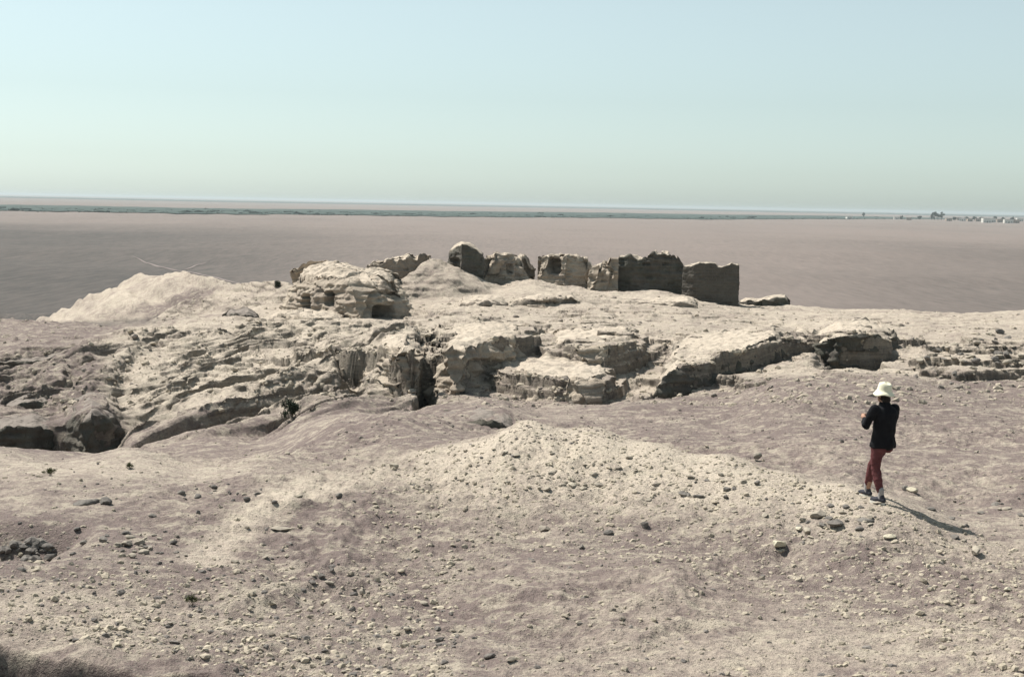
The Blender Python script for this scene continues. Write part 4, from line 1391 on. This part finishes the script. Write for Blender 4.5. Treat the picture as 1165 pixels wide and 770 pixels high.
def track(pts, w):
    P3 = [at(*q) for q in pts]
    xs = np.array([q[0] for q in P3]); ys = np.array([q[1] for q in P3])
    t = np.linspace(0, len(pts) - 1, 240)
    x = np.interp(t, range(len(pts)), xs); y = np.interp(t, range(len(pts)), ys)
    for _ in range(20):
        x[1:-1] = (x[:-2] + x[2:]) / 2; y[1:-1] = (y[:-2] + y[2:]) / 2
    dx = np.gradient(x); dy = np.gradient(y); L = np.hypot(dx, dy)
    nx, ny = -dy / L, dx / L
    cols = []
    for k in np.linspace(-1, 1, 5):
        tp = w * np.clip(np.minimum(np.arange(240), 239 - np.arange(240)) / 60.0, .05, 1)
        X = x + nx * tp * k; Yy = y + ny * tp * k
        cols.append(np.stack([X, Yy, height(X, Yy) + .07 + .04 * (1 - k * k)], -1))
    V = np.stack(cols, 1).reshape(-1, 3)
    return structure(np_mesh('path', V, grid_faces(240, 5), M_TRACK))


def plainY(u, v): return H / (-ray(u, v)[2])


track([(u, v, plainY(u, v)) for u, v in ((150, 290), (170, 296), (200, 304), (232, 312), (262, 319), (300, 328))], .36)
track([(u, v, plainY(u, v)) for u, v in ((208, 304), (222, 298), (238, 295))], .22)

M_WHITE = NT('lime_wash').done((.62, .60, .55)); M_MUD = NT('mud_plaster').done((.36, .30, .25)); M_DARKW = NT('shuttered_opening').done((.05, .05, .05))


def house(u, v, w, d, h, mat, label, seed):
    Y = plainY(u, v)
    p = at(u, v, Y)
    root = empty('house', (p[0], p[1], 0), math.radians(seed * 23 % 40 - 20))
    tag(root, label, 'house', 'village houses on the plain')
    bm = bmesh.new()

    def bx(x0, x1, y0, y1, z0, z1):
        r = bmesh.ops.create_cube(bm, size=1)
        bmesh.ops.transform(bm, verts=r['verts'], matrix=Matrix.Translation(((x0 + x1) / 2, (y0 + y1) / 2, (z0 + z1) / 2)) @ Matrix.Diagonal((x1 - x0, y1 - y0, z1 - z0, 1)))
    bx(-w / 2, w / 2, -d / 2, d / 2, -.5, h)
    for a in (-1, 1):
        bx(-w / 2 - .05, w / 2 + .05, a * (d / 2 - .15) - .2, a * (d / 2 - .15) + .2, h + .003, h + .5)
    me = bpy.data.meshes.new('wall'); bm.to_mesh(me); bm.free(); me.materials.append(mat)
    o = bpy.data.objects.new('wall', me); COL.objects.link(o); o.parent = root
    bm = bmesh.new()
    bx(-.6, .6, -d / 2 - .06, -d / 2 + .1, 0, 2.2)
    me = bpy.data.meshes.new('door'); bm.to_mesh(me); bm.free(); me.materials.append(M_DARKW)
    o = bpy.data.objects.new('door', me); COL.objects.link(o); o.parent = root
    for k in (-1, 1):
        bm = bmesh.new()
        bx(k * w * .3 - .5, k * w * .3 + .5, -d / 2 - .05, -d / 2 + .1, 1.0, 2.2)
        me = bpy.data.meshes.new('window'); bm.to_mesh(me); bm.free(); me.materials.append(M_DARKW)
        o = bpy.data.objects.new('window', me); COL.objects.link(o); o.parent = root


VL = 'distant low house of the village on the plain at the right'
for i, (u, v, w, h, wh) in enumerate([(1095, 251.5, 9, 4, 1), (1103, 252, 7, 3.5, 0), (1113, 252, 8, 4, 0), (1122, 253.5, 11, 5.5, 1), (1129, 253, 8, 5, 1),
                                      (1136, 253, 8, 4, 0), (1147, 254, 11, 4.5, 1), (1156, 254, 8, 4, 0), (1079, 251.5, 8, 3.5, 0), (1034, 250.5, 7, 3, 0),
                                      (966, 249.5, 8, 3, 1), (1020, 249.6, 8, 3.5, 1), (1090, 250.5, 8, 4, 0), (1160, 252, 10, 5, 1)]):
    lab = 'whitewashed low house in the distant village at the right edge' if wh else 'earth coloured low house in the distant village at the right edge'
    if u == 966: lab = 'lone white house far out on the plain, leftmost of the village'
    house(u, v, w, 6, h, M_WHITE if wh else M_MUD, lab, i)
M_BARK = leaf_material('bark', (.06, .05, .04), (.10, .08, .06))


def tree(u, v, hgt, wid, label, seed, group):
    Y = plainY(u, v); p = at(u, v, Y)
    root = empty('tree', (p[0], p[1], 0)); tag(root, label, 'tree', group)
    rg = np.random.default_rng(seed)
    nl = 420
    cl = rg.normal(size=(9, 3)) * np.array([wid * .22, wid * .22, hgt * .14]) + np.array([0, 0, hgt * .62])
    c = cl[rg.integers(0, 9, nl)] + rg.normal(size=(nl, 3)) * wid * .10
    a = rg.normal(size=(nl, 3)); b = rg.normal(size=(nl, 3))
    a = a / np.linalg.norm(a, axis=1)[:, None] * .8; b = b / np.linalg.norm(b, axis=1)[:, None] * .55
    V = np.stack([c - a, c + b, c + a, c - b], 1).reshape(-1, 3)
    np_mesh('crown', V, np.arange(len(V)).reshape(-1, 4), M_LEAFD, False, root)
    v_, f_ = tube([((0, 0, -.3), .35), ((.1, 0, hgt * .3), .26), ((0, .1, hgt * .6), .14)], 8)
    me = bpy.data.meshes.new('trunk'); me.from_pydata([q[:] for q in v_], [], f_); me.update(); me.materials.append(M_BARK)
    o = bpy.data.objects.new('trunk', me); COL.objects.link(o); o.parent = root


for i, (u, v, h, w) in enumerate([(1063, 250.5, 15, 8), (1067, 250.5, 12, 8), (1071, 250.5, 11, 8), (1060, 250.3, 8, 6)]):
    tree(u, v, h, w, 'dark tree in the tall clump standing against the sky at the horizon', 50 + i, 'tall tree clump at the horizon')
for i, (u, v, h, w) in enumerate([(1086, 251, 5, 6), (1099, 250.5, 5, 7), (1109, 251, 6, 7), (1117, 251.4, 6, 6), (1141, 252, 6, 7), (1152, 252.3, 6, 7), (1046, 249.8, 5, 6), (1026, 249.5, 4, 6),
                                  (1132, 251.4, 6, 7)]):
    tree(u, v, h, w, 'low dark tree among the distant village houses', 70 + i, 'trees of the distant village')
tree(982, 247.5, 9, 5, 'lone small tree on the horizon left of the village', 90, None)

# ------------------------------------------------------------------ air
bm = bmesh.new()
bmesh.ops.create_cube(bm, size=1)
zmin, zmax = float(GZ.min()) - 1.0, 22.0
me = bpy.data.meshes.new('haze'); bm.to_mesh(me); bm.free()
hz = bpy.data.objects.new('haze', me)
hz.scale = (64000, 64000, zmax - zmin); hz.location = (0, 0, (zmax + zmin) / 2)
COL.objects.link(hz)
structure(hz, 'stuff')
hm = bpy.data.materials.new('haze_air'); hm.use_nodes = True
hm.node_tree.nodes.clear()
out = hm.node_tree.nodes.new('ShaderNodeOutputMaterial'); pv = hm.node_tree.nodes.new('ShaderNodeVolumePrincipled')
pv.inputs['Color'].default_value = (.70, .78, .80, 1)
pv.inputs['Density'].default_value = .00013
pv.inputs['Anisotropy'].default_value = .2
hm.node_tree.links.new(pv.outputs[0], out.inputs['Volume'])
me.materials.append(hm)

# ------------------------------------------------------------------ light
SUN = np.array([-.82, .57]); SUN /= np.linalg.norm(SUN)
ELEV = math.radians(55)
sd = Vector((SUN[0] * math.cos(ELEV), SUN[1] * math.cos(ELEV), math.sin(ELEV)))
sl = bpy.data.lights.new('sun', 'SUN'); sl.energy = 5.0; sl.angle = math.radians(.5); sl.color = (1.0, .95, .88)
so = bpy.data.objects.new('sun', sl); COL.objects.link(so)
so.rotation_euler = sd.to_track_quat('Z', 'Y').to_euler()
so.location = (0, 0, 60)
w = bpy.data.worlds.new('World'); scene.world = w; w.use_nodes = True
wt = w.node_tree; wt.nodes.clear()
wo = wt.nodes.new('ShaderNodeOutputWorld'); bg = wt.nodes.new('ShaderNodeBackground'); sk = wt.nodes.new('ShaderNodeTexSky')
sk.sky_type = 'NISHITA'; sk.sun_disc = False; sk.sun_elevation = ELEV
sk.sun_rotation = math.atan2(SUN[0], SUN[1])
sk.altitude = 200; sk.air_density = 1.0; sk.dust_density = .8; sk.ozone_density = 1.0
hs = wt.nodes.new('ShaderNodeHueSaturation'); hs.inputs['Saturation'].default_value = .34
mx = wt.nodes.new('ShaderNodeMix'); mx.data_type = 'RGBA'; mx.blend_type = 'MULTIPLY'; mx.inputs[0].default_value = 1
mx.inputs[7].default_value = (.90, 1.045, 1.035, 1)                # the greenish cast of this dusty sky
wt.links.new(sk.outputs[0], hs.inputs['Color']); wt.links.new(hs.outputs[0], mx.inputs[6]); wt.links.new(mx.outputs[2], bg.inputs[0]); wt.links.new(bg.outputs[0], wo.inputs[0])
bg.inputs[1].default_value = .079

scene.view_settings.view_transform = 'Standard'
scene.view_settings.look = 'None'
scene.view_settings.gamma = 1
scene.view_settings.exposure = 0.60
scene.cycles.max_bounces = 6
scene.cycles.diffuse_bounces = 1
scene.cycles.volume_bounces = 0
